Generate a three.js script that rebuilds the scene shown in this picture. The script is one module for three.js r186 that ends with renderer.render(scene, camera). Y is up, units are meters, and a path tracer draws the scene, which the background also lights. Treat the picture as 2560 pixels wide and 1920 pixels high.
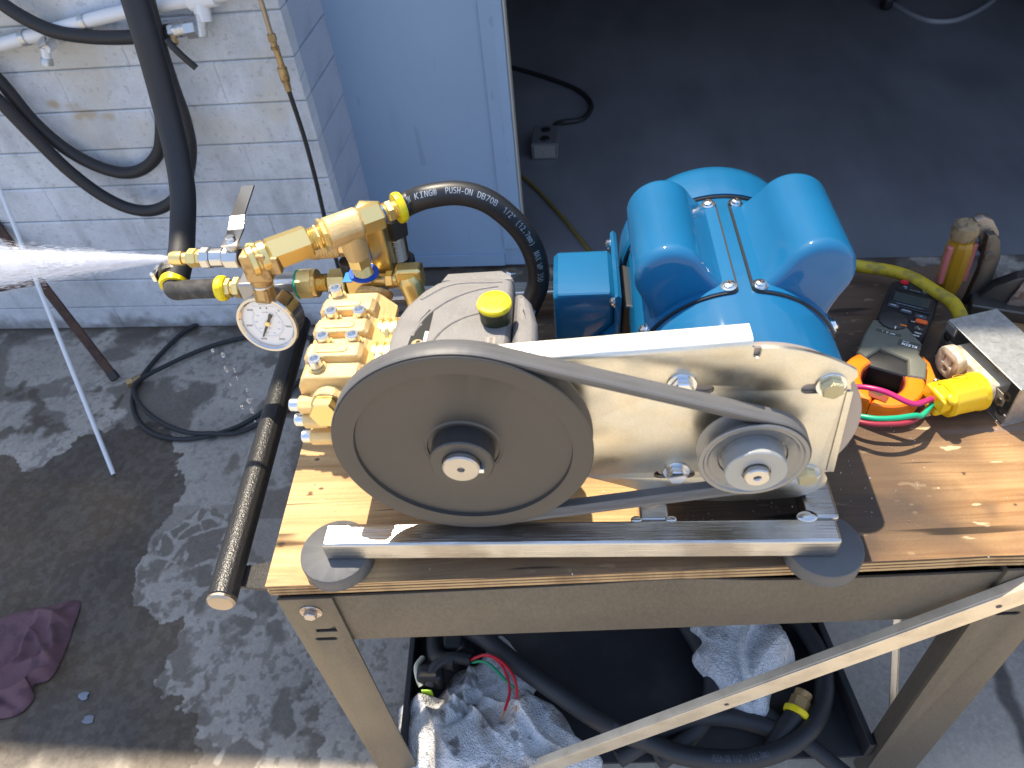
import * as THREE from 'three';
import { RoundedBoxGeometry } from 'three/addons/geometries/RoundedBoxGeometry.js';
import { mergeGeometries, toCreasedNormals, mergeVertices } from 'three/addons/utils/BufferGeometryUtils.js';

// ---------- camera, sky, sun, exposure ----------
const scene = new THREE.Scene();
const V = (x, y, z) => new THREE.Vector3(x, y, z);
const camera = new THREE.PerspectiveCamera(54.1, 4 / 3, 0.05, 200);
camera.position.set(0, 1.62, 0);
camera.up.set(0.0363, 0.7064, -0.7069);
camera.lookAt(-0.0853, 1.62 - 0.7026, -0.7064);
camera.focus = 1.12;
camera.userData.fStop = 7;
const sunDir = V(-0.23, 1, -0.38).normalize(), SKYK = 0.76;
{ // clear summer sky: deeper blue overhead, pale at the horizon, brighter round the sun
  const w = 512, h = 256, d = new Float32Array(w * h * 4);
  for (let j = 0; j < h; j++) for (let i = 0; i < w; i++) {
    const el = ((j + 0.5) / h - 0.5) * Math.PI, az = ((i + 0.5) / w - 0.5) * 2 * Math.PI, dir = V(Math.cos(el) * Math.cos(az), Math.sin(el), Math.cos(el) * Math.sin(az)), k = (j * w + i) * 4;
    const up = Math.max(0, dir.y), g = Math.pow(1 - up, 2.6), s = Math.max(0, dir.dot(sunDir)), halo = 0.55 * Math.pow(s, 9) + 0.7 * Math.pow(s, 60), lo = dir.y < 0 ? Math.min(1, -dir.y * 12) : 0;
    const c = [0.4 + 0.6 * g + halo, 0.58 + 0.5 * g + halo * 0.97, 0.98 + 0.24 * g + halo * 0.9], gr = [0.5, 0.46, 0.4];
    for (let q = 0; q < 3; q++) d[k + q] = SKYK * (c[q] * (1 - lo) + gr[q] * lo); d[k + 3] = 1;
  }
  const st = new THREE.DataTexture(d, w, h, THREE.RGBAFormat, THREE.FloatType); st.mapping = THREE.EquirectangularReflectionMapping; st.magFilter = st.minFilter = THREE.LinearFilter; st.needsUpdate = true;
  scene.background = st; scene.environment = st;
}
const sun = new THREE.DirectionalLight(new THREE.Color().setRGB(1, 0.87, 0.68), 5);
sun.name = 'sun'; sun.position.copy(sunDir.clone().multiplyScalar(12)); sun.castShadow = true;
sun.shadow.mapSize.set(2048, 2048);
Object.assign(sun.shadow.camera, { left: -6, right: 6, top: 6, bottom: -6, near: 0.5, far: 40 });
scene.add(sun); scene.add(sun.target);
const renderer = new THREE.WebGLRenderer({ antialias: true });
renderer.toneMapping = THREE.LinearToneMapping;
renderer.toneMappingExposure = 1.52;
renderer.shadowMap.enabled = true;

// ---------- helpers ----------
let seed = 12345;
const rnd = () => { seed = (seed * 1664525 + 1013904223) >>> 0; return seed / 4294967296; };
const rr = (a, b) => a + (b - a) * rnd();
const clamp = (x, a = 0, b = 1) => Math.min(b, Math.max(a, x));
const sst = (a, b, x) => { const t = clamp((x - a) / (b - a)); return t * t * (3 - 2 * t); };
const mix = (a, b, t) => a + (b - a) * t;
const hash = (x, y, s) => { let h = (x * 374761393 + y * 668265263 + s * 1442695041) | 0; h = Math.imul(h ^ (h >>> 13), 1274126177); h ^= h >>> 16; return (h >>> 0) / 4294967296; };
function vn(x, y, s = 0, per = 0) {
  const xi = Math.floor(x), yi = Math.floor(y); let fx = x - xi, fy = y - yi;
  fx = fx * fx * (3 - 2 * fx); fy = fy * fy * (3 - 2 * fy);
  const m = per ? ((v) => ((v % per) + per) % per) : ((v) => v);
  const a = hash(m(xi), m(yi), s), b = hash(m(xi + 1), m(yi), s), c = hash(m(xi), m(yi + 1), s), d = hash(m(xi + 1), m(yi + 1), s);
  return a + (b - a) * fx + (c - a) * fy + (a - b - c + d) * fx * fy;
}
function fbm(x, y, o = 4, s = 0, per = 0) { let a = 0.5, r = 0, n = 0; for (let i = 0; i < o; i++) { r += a * vn(x, y, s + i * 17, per); n += a; x *= 2; y *= 2; per *= 2; a *= 0.5; } return r / n; }
const enc = (c) => c <= 0.0031308 ? 12.92 * c : 1.055 * Math.pow(c, 1 / 2.4) - 0.055;
function tex(w, h, fn, srgb = true, rep = 0) {   // fn(u,v) gives linear colour (srgb) or a plain value
  const d = new Uint8Array(w * h * 4);
  for (let j = 0; j < h; j++) for (let i = 0; i < w; i++) {
    const c = fn((i + 0.5) / w, (j + 0.5) / h), k = (j * w + i) * 4;
    if (typeof c === 'number') d[k] = d[k + 1] = d[k + 2] = clamp(c) * 255;
    else for (let q = 0; q < 3; q++) d[k + q] = (srgb ? enc(clamp(c[q])) : clamp(c[q])) * 255;
    d[k + 3] = 255;
  }
  const t = new THREE.DataTexture(d, w, h, THREE.RGBAFormat);
  t.magFilter = THREE.LinearFilter; t.minFilter = THREE.LinearMipmapLinearFilter; t.generateMipmaps = true;
  t.wrapS = t.wrapT = THREE.RepeatWrapping; if (srgb) t.colorSpace = THREE.SRGBColorSpace;
  if (rep) t.repeat.set(1 / rep, 1 / rep);
  t.needsUpdate = true; return t;
}
function canvasTex(w, h, draw) {
  const c = document.createElement('canvas'); c.width = w; c.height = h; draw(c.getContext('2d'), w, h);
  const t = new THREE.CanvasTexture(c); t.colorSpace = THREE.SRGBColorSpace; t.anisotropy = 8; return t;
}
const col = (r, g, b) => new THREE.Color().setRGB(r, g, b);
const S = (c, o = {}) => new THREE.MeshStandardMaterial({ color: Array.isArray(c) ? col(...c) : c, roughness: 0.5, ...o });
const PH = (c, o = {}) => new THREE.MeshPhysicalMaterial({ color: Array.isArray(c) ? col(...c) : c, roughness: 0.5, ...o });
const used = {};
function numbered(n) { if (used[n] === undefined) { used[n] = 0; return n; } used[n]++; return n + '_' + String(used[n]).padStart(3, '0'); }
const flatten = (g) => { g = g.index ? g.toNonIndexed() : g; if (!g.attributes.uv) g.setAttribute('uv', new THREE.BufferAttribute(new Float32Array(g.attributes.position.count * 2), 2)); for (const k of Object.keys(g.attributes)) if (!['position', 'normal', 'uv'].includes(k)) g.deleteAttribute(k); return g; };
const mg = (l) => Array.isArray(l) ? (l.length === 1 ? l[0] : mergeGeometries(l.map(flatten))) : l;
function part(name, g, m, parent, label) {
  const o = new THREE.Mesh(mg(g), m); o.name = name; o.castShadow = o.receiveShadow = true;
  if (label) o.userData.label = label; if (parent) parent.add(o); return o;
}
function tag(o, label, category, group, kind) { o.userData.label = label; if (category) o.userData.category = category; if (group) o.userData.group = group; if (kind) o.userData.kind = kind; return o; }
function thing(name, label, category, pos = [0, 0, 0], turn = 0, group) {
  const o = new THREE.Group(); o.name = numbered(name); o.position.set(...pos); o.rotation.y = turn; scene.add(o); return tag(o, label, category, group);
}
function solo(name, g, m, label, category, group, kind) { const o = part(numbered(name), g, m, scene); return tag(o, label, category, group, kind); }
// box with uv in metres, edges chamfered when r > 0
function boxUV(g, s = 1) {
  g = flatten(g); const p = g.attributes.position, n = g.attributes.normal, u = g.attributes.uv;
  for (let i = 0; i < p.count; i++) {
    const ax = Math.abs(n.getX(i)), ay = Math.abs(n.getY(i)), az = Math.abs(n.getZ(i));
    if (ay >= ax && ay >= az) u.setXY(i, p.getX(i) * s, p.getZ(i) * s); else if (ax > az) u.setXY(i, p.getZ(i) * s, p.getY(i) * s); else u.setXY(i, p.getX(i) * s, p.getY(i) * s);
  }
  return g;
}
function bx(w, h, d, x = 0, y = 0, z = 0, r = 0, seg = 2) { const g = r ? new RoundedBoxGeometry(w, h, d, seg, Math.min(r, w / 2.01, h / 2.01, d / 2.01)) : new THREE.BoxGeometry(w, h, d); g.translate(x, y, z); return boxUV(g); }
const crease = (g, a = 0.6) => toCreasedNormals(g, a);
const YUP = V(0, 1, 0);
function place(g, o, d) { const q = new THREE.Quaternion().setFromUnitVectors(YUP, V(...d).normalize()); g.applyQuaternion(q); g.translate(...o); return g; }
// turned body: profile of [radius, distance along d]
function lathe(prof, o, d = [0, 1, 0], seg = 40) { const g = new THREE.LatheGeometry(prof.map((p) => new THREE.Vector2(Math.max(p[0], 1e-5), p[1])), seg), u = g.attributes.uv, q = g.attributes.position, R = Math.max(...prof.map((p) => p[0])); for (let i = 0; i < u.count; i++) { const r = Math.hypot(q.getX(i), q.getZ(i)); u.setXY(i, u.getX(i) * 2 * Math.PI * R, q.getY(i) + R - r); } return place(crease(g, 0.5), o, d); }
const rod = (r, t0, t1, o, d, c = 0.001, seg = 28) => lathe([[0, t0], [r - c, t0], [r, t0 + c], [r, t1 - c], [r - c, t1], [0, t1]], o, d, seg);
// hexagon with chamfered ends
function hex(r, t0, t1, o, d, n = 6, rot = 0, c = 0.0012) {
  const prof = [[0, t0], [r * 0.9, t0], [r, t0 + c], [r, t1 - c], [r * 0.9, t1], [0, t1]].map((p) => new THREE.Vector2(Math.max(p[0], 1e-5), p[1]));
  const g = new THREE.LatheGeometry(prof, n); g.rotateY(rot); return place(crease(g, 0.2), o, d);
}
function thread(r, t0, t1, o, d, pitch = 0.0022) { const p = [[0, t0]]; for (let t = t0; t < t1 - pitch * 0.5; t += pitch) p.push([r - 0.001, t], [r, t + pitch / 2]); p.push([r - 0.001, t1], [0, t1]); return lathe(p, o, d, 28); }
// extruded outline in xy, thickness along +z from z0
function prism(pts, z0, depth, bev = 0, holes = [], seg = 2, curve = 12) {
  const sh = pts.isShape ? pts : new THREE.Shape(pts.map((p) => new THREE.Vector2(p[0], p[1])));
  for (const h of holes) sh.holes.push(h.isPath ? h : new THREE.Path(h.map((p) => new THREE.Vector2(p[0], p[1]))));
  const g = new THREE.ExtrudeGeometry(sh, { depth: depth - 2 * bev, bevelEnabled: bev > 0, bevelThickness: bev, bevelSize: bev, bevelOffset: -bev, bevelSegments: seg, curveSegments: curve });
  g.translate(0, 0, z0 + bev); return crease(g, 0.5);
}
// outline given as (x, z), extruded upward from y0
function slab(pts, y0, h, bev = 0, holes = [], seg = 2) {
  const fl = (l) => l.map((p) => [p[0], -p[1]]);
  const g = prism(fl(pts), 0, h, bev, holes.map(fl), seg); g.rotateX(-Math.PI / 2); g.translate(0, y0, 0); return g;
}
function rrect(cx, cy, w, h, r, n = 5) { const o = []; for (const [sx, sy, a] of [[1, 1, 0], [-1, 1, 90], [-1, -1, 180], [1, -1, 270]]) for (let i = 0; i <= n; i++) { const t = (a + 90 * i / n) * Math.PI / 180; o.push([cx + sx * (w / 2 - r) + r * Math.cos(t), cy + sy * (h / 2 - r) + r * Math.sin(t)]); } return o; }
const circ = (cx, cy, r, n = 24) => Array.from({ length: n }, (_, i) => [cx + r * Math.cos(i / n * 2 * Math.PI), cy + r * Math.sin(i / n * 2 * Math.PI)]);
// tube through points, text side turned toward ref; uv.x = length in metres (or 0..1), uv.y round
function hose(pts, r, { seg = 120, rad = 16, ref = [0, 0.7, 0.7], norm = false, rib = 0, ribLen = 0.006, tens = 0.5 } = {}) {
  const c = new THREE.CatmullRomCurve3(pts.map((p) => V(...p)), false, 'centripetal', tens), L = c.getLength(), P = [], N = [], U = [], I = [];
  for (let i = 0; i <= seg; i++) {
    const t = i / seg, p = c.getPointAt(t), T = c.getTangentAt(t), n = V(...ref).addScaledVector(T, -T.dot(V(...ref))).normalize(), b = T.clone().cross(n);
    const rad_ = typeof r === 'function' ? r(t) : r, rr_ = rad_ + rib * Math.sin(t * L / ribLen * 2 * Math.PI);
    for (let j = 0; j <= rad; j++) { const a = -Math.PI + j / rad * 2 * Math.PI, q = n.clone().multiplyScalar(Math.cos(a)).addScaledVector(b, Math.sin(a)); P.push(p.x + q.x * rr_, p.y + q.y * rr_, p.z + q.z * rr_); N.push(q.x, q.y, q.z); U.push(norm ? t : t * L, norm ? 1 - j / rad : j / rad * 2 * Math.PI * rad_); }
  }
  for (let i = 0; i < seg; i++) for (let j = 0; j < rad; j++) { const a = i * (rad + 1) + j, b = a + rad + 1; I.push(a, a + 1, b, b, a + 1, b + 1); }
  for (const e of [0, seg]) { const k = P.length / 3, p = c.getPointAt(e ? 1 : 0), T = c.getTangentAt(e ? 1 : 0).multiplyScalar(e ? 1 : -1); P.push(p.x, p.y, p.z); N.push(T.x, T.y, T.z); U.push(0, 0); const base = e * (rad + 1), kk = P.length / 3; for (let j = 0; j <= rad; j++) { P.push(P[(base + j) * 3], P[(base + j) * 3 + 1], P[(base + j) * 3 + 2]); N.push(T.x, T.y, T.z); U.push(0, 0); } for (let j = 0; j < rad; j++) e ? I.push(k, kk + j, kk + j + 1) : I.push(k, kk + j + 1, kk + j); }
  const g = new THREE.BufferGeometry(); g.setAttribute('position', new THREE.Float32BufferAttribute(P, 3)); g.setAttribute('normal', new THREE.Float32BufferAttribute(N, 3)); g.setAttribute('uv', new THREE.Float32BufferAttribute(U, 2)); g.setIndex(I); return g;
}
// crumpled cloth over a star-shaped outline of [x, z]
function cloth(out, base, height, s, nr = 40, na = 160, hfn) {
  const cx = out.reduce((a, p) => a + p[0], 0) / out.length, cz = out.reduce((a, p) => a + p[1], 0) / out.length;
  const cv = new THREE.CatmullRomCurve3(out.map((p) => V(p[0], 0, p[1])), true, 'centripetal'), P = [], U = [], I = [];
  // long creases of different direction and width over a gently swelling heap
  const cr = Array.from({ length: 11 }, (_, k) => { const a = hash(k, 1, s) * 6.3; return [Math.cos(a), Math.sin(a), (hash(k, 2, s) - 0.5) * 0.26, (hash(k, 4, s) - 0.5) * 0.2, 0.005 + 0.011 * hash(k, 3, s), 0.003 + 0.012 * hash(k, 5, s), k % 3 === 2 ? -0.26 : 0.34 + 0.2 * hash(k, 6, s)]; });
  const prof = (x, z, r) => {
    const wx = x - cx + (fbm(x * 6, z * 6, 3, s) - 0.5) * 0.12, wz = z - cz + (fbm(x * 6, z * 6, 3, s + 31) - 0.5) * 0.12; let hgt = 0.2 + 0.62 * fbm(x * 4.5, z * 4.5, 2, s + 5);
    for (const [c, q, ph, ao, wd, len, am] of cr) { const dd = wx * c + wz * q - ph, al = -wx * q + wz * c + ao; hgt += am * Math.exp(-Math.pow(Math.abs(dd) / wd, 1.5)) * Math.exp(-al * al / len); }
    return Math.min(1, (1 - Math.pow(r, 7)) * 1.1) * Math.max(0.06, hgt) * 0.8 + 0.03 * fbm(x * 150, z * 150, 2, s + 9);
  };
  for (let i = 0; i <= nr; i++) for (let j = 0; j < na; j++) {
    const r = Math.pow(i / nr, 0.8), q = cv.getPoint(j / na), k = r * (1 + (i === nr ? 0.012 * (hash(j, 3, s) - 0.5) : 0)), x = cx + (q.x - cx) * k, z = cz + (q.z - cz) * k;
    P.push(x, (typeof base === 'function' ? base(x, z) : base) + height * (hfn ? hfn(x, z, r) : prof(x, z, r)), z); U.push(x, z);
  }
  for (let i = 0; i < nr; i++) for (let j = 0; j < na; j++) { const a = i * na + j, b = i * na + (j + 1) % na, c = a + na, d = b + na; if (i) I.push(a, b, c); I.push(b, d, c); }
  const g = new THREE.BufferGeometry(); g.setAttribute('position', new THREE.Float32BufferAttribute(P, 3)); g.setAttribute('uv', new THREE.Float32BufferAttribute(U, 2)); g.setIndex(I); g.computeVertexNormals(); return g;
}
// ---------- textures and materials ----------
const tConc = tex(1024, 1024, (u, v) => { const n = fbm(u * 8, v * 8, 5, 3, 8), f = vn(u * 256, v * 256, 5, 256), sp = vn(u * 128, v * 128, 9, 128) > 0.86 ? -0.05 : 0; const a = 0.33 + (n - 0.5) * 0.22 + (f - 0.5) * 0.08 + sp; return [a * 1.04, a, a * 0.92]; }, true, 3);
const tGrain = tex(512, 512, (u, v) => 0.6 * vn(u * 170, v * 170, 1, 170) + 0.4 * vn(u * 85, v * 85, 2, 85), false, 0.06);
const tGrainFine = tex(512, 512, (u, v) => 0.5 * vn(u * 256, v * 256, 1, 256) + 0.5 * vn(u * 128, v * 128, 2, 128), false, 0.035);
const tSmudge = tex(512, 512, (u, v) => { const n = fbm(u * 5, v * 5, 5, 40, 5); return 0.25 + 0.75 * n; }, false, 0.3);
const tBrush = tex(256, 1024, (u, v) => 0.55 * vn(u * 2, v * 400, 3, 0) + 0.45 * vn(u * 5, v * 160, 4, 0), false, 0.12);
const smudgeRough = (lo, hi, rep = 0.25, s = 40) => tex(512, 512, (u, v) => { const n = fbm(u * 6, v * 6, 5, s, 6); return [0, lo + (hi - lo) * sst(0.3, 0.7, n), 0]; }, false, rep);
const grime = (c, d, rep, s, amt = 0.6, fr = 6) => tex(512, 512, (u, v) => { const n = sst(0.42, 0.75, fbm(u * fr, v * fr, 5, s, fr)) * amt, f = (vn(u * 200, v * 200, s + 1, 200) - 0.5) * 0.1; return [0, 1, 2].map((i) => mix(c[i], d[i], n) * (1 + f)); }, true, rep);
const M = {
  brass: S([0.9, 0.7, 0.3], { metalness: 1, roughness: 0.4 }),
  brassCast: S([1, 1, 1], { metalness: 1, map: grime([0.9, 0.69, 0.36], [0.74, 0.54, 0.26], 0.12, 71, 0.6), roughness: 0.6, bumpMap: tGrain, bumpScale: 0.0006 }),
  brassDull: S([1, 1, 1], { metalness: 1, map: grime([0.56, 0.4, 0.2], [0.3, 0.2, 0.1], 0.05, 77, 0.9), roughness: 0.48, bumpMap: tGrain, bumpScale: 0.0004 }),
  zinc: S([1, 1, 1], { metalness: 1, map: grime([0.74, 0.71, 0.62], [0.66, 0.58, 0.42], 0.28, 51, 0.65, 5), roughness: 1, roughnessMap: smudgeRough(0.34, 0.5, 0.2, 52) }),
  bolt: S([0.8, 0.82, 0.84], { metalness: 1, roughness: 0.22 }),
  boltYellow: S([0.72, 0.66, 0.42], { metalness: 1, roughness: 0.3, bumpMap: tGrain, bumpScale: 0.0003 }),
  steel: S([0.95, 0.95, 0.95], { metalness: 1, roughness: 0.25, bumpMap: tBrush, bumpScale: 0.0002, map: grime([0.62, 0.61, 0.59], [0.36, 0.33, 0.3], 0.3, 61, 0.8, 4) }),
  chrome: S([0.78, 0.78, 0.78], { metalness: 1, roughness: 0.12 }),
  stainless: S([0.62, 0.6, 0.57], { metalness: 1, roughness: 0.2 }),
  nickel: S([0.66, 0.66, 0.64], { metalness: 1, roughness: 0.3 }),
  darkSteel: S([0.12, 0.114, 0.108], { metalness: 0.9, roughness: 0.4, bumpMap: tGrain, bumpScale: 0.0003 }),
  blue: PH([0.004, 0.135, 0.31], { roughness: 0.6, specularIntensity: 0.4, clearcoat: 0.75, clearcoatRoughness: 0.07, map: tex(1024, 1024, (u, v) => { const n = fbm(u * 5, v * 5, 4, 90, 5), sc = vn(u * 300, v * 18, 7) > 0.93 && n > 0.52 ? 0.08 : 0; const w = 1 + (n - 0.5) * 0.18; const sp = vn(u * 340, v * 340, 95, 340) > 0.965 ? 0.5 : 0; return [0.9 * w + sc + sp, 0.9 * w + sc * 0.6 + sp * 0.4, 0.9 * w + sc * 0.3 + sp * 0.2]; }, true, 0.3) }),
  blackPaint: S([0.026, 0.026, 0.027], { roughness: 0.42 }),
  pulley: S([0.082, 0.078, 0.074], { metalness: 0.45, roughness: 0.4 }),
  pulleyGrey: S([0.27, 0.275, 0.28], { metalness: 0.7, roughness: 0.36 }),
  belt: S([1, 1, 1], { roughness: 0.5, map: tex(64, 512, (u, v) => { const a = 0.06 + 0.075 * vn(u * 2, v * 170, 5) + 0.03 * vn(u * 3, v * 60, 6); return [a, a, a * 1.02]; }, true, 0.03) }),
  cast: S([1, 1, 1], { map: grime([0.3, 0.288, 0.278], [0.235, 0.226, 0.22], 0.2, 81, 0.5), metalness: 0.35, roughness: 0.55, bumpMap: tGrain, bumpScale: 0.0007 }),
  rubber: S([0.018, 0.019, 0.022], { roughness: 0.55, bumpMap: tGrain, bumpScale: 0.0002 }),
  rubberFoot: S([0.1, 0.103, 0.108], { roughness: 0.42, bumpMap: tGrainFine, bumpScale: 0.0002 }),
  rubberDusty: S([1, 1, 1], { map: grime([0.055, 0.053, 0.05], [0.11, 0.105, 0.1], 0.06, 85, 0.9), roughness: 0.75, bumpMap: tGrainFine, bumpScale: 0.0005 }),
  hoseGrey: S([0.03, 0.032, 0.036], { roughness: 0.6, bumpMap: tGrain, bumpScale: 0.0002 }),
  yellow: S([0.85, 0.68, 0.01], { roughness: 0.42 }),
  yellowPlug: PH([0.86, 0.55, 0.01], { roughness: 0.4, clearcoat: 0.2 }),
  yellowCord: S([1, 1, 1], { map: grime([0.46, 0.35, 0.015], [0.24, 0.19, 0.04], 0.06, 88, 0.8, 6), roughness: 0.6 }),
  blackPlastic: S([0.014, 0.015, 0.017], { roughness: 0.4, bumpMap: tGrain, bumpScale: 0.0002 }),
  greenCap: S([0.035, 0.04, 0.02], { roughness: 0.45 }),
  olive: S([0.14, 0.145, 0.115], { roughness: 0.45, bumpMap: tGrain, bumpScale: 0.0002 }),
  orange: PH([0.95, 0.24, 0.006], { roughness: 0.36, clearcoat: 0.3 }),
  darkRed: S([0.12, 0.015, 0.01], { roughness: 0.4 }),
  white: S([0.75, 0.75, 0.73], { roughness: 0.5 }),
  ivory: S([1, 1, 1], { map: grime([0.74, 0.66, 0.52], [0.5, 0.38, 0.22], 0.04, 93, 0.7), roughness: 0.5 }),
  galv: S([1, 1, 1], { metalness: 0.9, map: tex(512, 512, (u, v) => { const n = fbm(u * 14, v * 14, 3, 12, 14), q = vn(u * 34, v * 34, 13, 34); const a = 0.42 + 0.2 * n + 0.12 * q; return [a * 0.97, a, a * 1.0]; }, true, 0.1), roughness: 0.46 }),
  cartPaint: S([1, 1, 1], { map: tex(1024, 512, (u, v) => { const n = fbm(u * 10, v * 5, 5, 21), f = vn(u * 420, v * 210, 22), st = sst(0.55, 0.75, fbm(u * 4 + 3, v * 2.4, 4, 23)) * 0.35; const a = 0.105 + 0.03 * n + (f - 0.5) * 0.028; return [mix(a * 1.12, 0.32, st), mix(a, 0.27, st), mix(a * 0.82, 0.18, st)]; }, true, 1), metalness: 0.55, roughness: 0.5, bumpMap: tGrainFine, bumpScale: 0.00015 }),
  hammered: S([0.03, 0.03, 0.031], { metalness: 0.2, roughness: 0.36, bumpMap: tex(512, 512, (u, v) => vn(u * 80, v * 80, 61, 80), false, 0.11), bumpScale: 0.00035 }),
  bareBar: S([1, 1, 1], { metalness: 0.85, map: grime([0.84, 0.75, 0.6], [0.62, 0.54, 0.42], 0.2, 25, 0.6), roughness: 0.48 }),
  trayBlack: S([1, 1, 1], { map: grime([0.016, 0.017, 0.02], [0.045, 0.045, 0.047], 0.5, 27, 0.6), roughness: 0.55 }),
  mortar: S([0.5, 0.53, 0.57], { roughness: 0.95 }),
  paintPlain: S([0.56, 0.59, 0.63], { roughness: 0.85 }),
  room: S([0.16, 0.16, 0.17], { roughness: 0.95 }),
  rust: S([1, 1, 1], { map: grime([0.075, 0.04, 0.028], [0.03, 0.02, 0.018], 0.15, 33, 0.8), roughness: 0.85 }),
  pvc: S([0.72, 0.74, 0.76], { roughness: 0.4 }),
};

// ---------- the yard floor ----------
const WET = [[-1.754,-1.416],[-1.705,-1.422],[-1.646,-1.358],[-1.611,-1.327],[-1.585,-1.364],[-1.575,-1.394],[-1.527,-1.4],[-1.504,-1.487],[-1.458,-1.501],[-1.362,-1.489],[-1.281,-1.51],[-1.186,-1.411],[-1.133,-1.247],[-1.139,-1.14],[-1.158,-1.102],[-1.141,-1.004],[-1.12,-0.913],[-1.048,-0.848],[-1.007,-0.848],[-0.964,-0.786],[-0.991,-0.728],[-0.989,-0.673],[-0.916,-0.655],[-0.861,-0.629],[-0.846,-0.586],[-0.83,-0.3],[-2.6,-0.3],[-2.6,-1.431]];
const MOT = [[-1.12,-0.913],[-1.142,-1.089],[-1.091,-1.165],[-1.029,-1.217],[-0.882,-1.108],[-0.769,-0.93],[-0.726,-0.845],[-0.616,-0.709],[-0.4,-0.3],[-0.83,-0.3],[-0.846,-0.586],[-0.916,-0.655],[-0.989,-0.673],[-0.991,-0.728],[-0.964,-0.786],[-1.027,-0.848]];
const pip = (p, x, y) => { let c = false; for (let i = 0, j = p.length - 1; i < p.length; j = i++) if ((p[i][1] > y) !== (p[j][1] > y) && x < (p[j][0] - p[i][0]) * (y - p[i][1]) / (p[j][1] - p[i][1]) + p[i][0]) c = !c; return c; };
const GX = -2.6, GZ = 0.5, GW = 4.4, GD = 2.9;
function cellEdge(x, z, s) { let a = 9, b = 9; const xi = Math.floor(x), zi = Math.floor(z); for (let i = -1; i < 2; i++) for (let j = -1; j < 2; j++) { const d = Math.hypot(xi + i + hash(xi + i, zi + j, s) - x, zi + j + hash(xi + i, zi + j, s + 1) - z); if (d < a) { b = a; a = d; } else if (d < b) b = d; } return b - a; }
function wetness(x, z) {
  const n1 = fbm(x * 11, z * 11, 4, 201), n2 = fbm(x * 11, z * 11, 4, 202), rg = (fbm(x * 45, z * 45, 3, 203) - 0.5) * 0.035, wx = x + (n1 - 0.5) * 0.1 + rg, wz = z + (n2 - 0.5) * 0.1 - rg;
  const dry = sst(-0.46, -0.54, z + (n1 - 0.5) * 0.1), f = fbm(x * 60, z * 60, 3, 208);  // dry clears the wet along the sun strip, brightening its sunlight through colour
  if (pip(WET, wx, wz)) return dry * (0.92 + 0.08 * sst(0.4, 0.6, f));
  const e = fbm(x * 9, z * 9, 5, 207);
  if (pip(MOT, wx, wz)) { const q = fbm(x * 3.2, z * 3.2, 3, 222), ux = x + (n1 - 0.5) * 0.05, uz = z + (n2 - 0.5) * 0.05, c = mix(cellEdge(ux * 10, uz * 10, 221), cellEdge(ux * 19, uz * 19, 224), sst(0.35, 0.65, q)), k = sst(0.08, 0.2, c + (f - 0.5) * 0.35) * sst(0.4, 0.52, e + (q - 0.5) * 0.5); return dry * Math.max(k * 0.72, sst(0.56, 0.62, f) * 0.5, 0.12); }
  const wall = sst(-1.7, -1.95, z) * sst(0.48, 0.6, e) * 0.7, spot = x < -0.45 && z < -1.15 ? sst(0.53, 0.64, e) * 0.7 : 0, damp = sst(0.42, 0.62, fbm(x * 4 + 3, z * 4, 4, 210)) * 0.45;
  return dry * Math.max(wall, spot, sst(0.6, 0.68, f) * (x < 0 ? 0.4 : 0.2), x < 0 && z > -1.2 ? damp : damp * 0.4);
}
const tYard = tex(1600, 1055, (u, v) => {
  const x = GX + u * GW, z = GZ - v * GD, n = fbm(x * 5, z * 5, 5, 211), f = vn(x * 420, z * 420, 212), m = vn(x * 130, z * 130, 213), w = wetness(x, z), near = sst(-0.62, -0.5, z);  // near paints the sunlit strip lighter and yellower in the concrete colour itself
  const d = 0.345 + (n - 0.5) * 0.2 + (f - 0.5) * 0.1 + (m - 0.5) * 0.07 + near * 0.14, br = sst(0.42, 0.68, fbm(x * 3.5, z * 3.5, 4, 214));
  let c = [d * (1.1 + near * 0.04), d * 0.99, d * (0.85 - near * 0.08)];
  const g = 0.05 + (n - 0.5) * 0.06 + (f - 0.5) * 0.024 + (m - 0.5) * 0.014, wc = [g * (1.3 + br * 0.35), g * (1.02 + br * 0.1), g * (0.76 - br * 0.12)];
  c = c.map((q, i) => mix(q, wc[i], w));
  const dirt = sst(-1.86, -1.98, z - 0.047 * (x + 1.6)) * sst(0.3, 0.6, fbm(x * 14, z * 20, 4, 215));
  c = c.map((q, i) => mix(q, [0.07, 0.052, 0.036][i], dirt * 0.85));
  const ck = Math.abs(x - 0.856 - (z + 0.7) * 0.03 + (fbm(x * 12, z * 12, 3, 217) - 0.5) * 0.04); c = c.map((q) => q * (x > 0.3 ? mix(0.28, 1, sst(0.006, 0.022, ck)) : 1));
  const leaf = x < -1.45 && z > -1.75 && z < -1.45 ? sst(0.52, 0.66, fbm(x * 18, z * 18, 4, 216)) * 0.75 : 0;
  return c.map((q, i) => mix(q, [0.055, 0.04, 0.022][i], leaf));
});
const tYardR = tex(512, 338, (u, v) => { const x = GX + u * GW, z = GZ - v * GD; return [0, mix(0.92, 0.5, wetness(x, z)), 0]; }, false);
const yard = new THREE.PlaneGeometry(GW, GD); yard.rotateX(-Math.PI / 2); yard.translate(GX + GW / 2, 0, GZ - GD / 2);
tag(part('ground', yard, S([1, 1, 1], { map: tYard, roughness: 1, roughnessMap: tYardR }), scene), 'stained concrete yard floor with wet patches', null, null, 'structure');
const far_ = new THREE.PlaneGeometry(120, 120); far_.rotateX(-Math.PI / 2); far_.translate(0, -0.006, 0);
{ const u = far_.attributes.uv; for (let i = 0; i < u.count; i++) u.setXY(i, u.getX(i) * 120, u.getY(i) * 120); }
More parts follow.
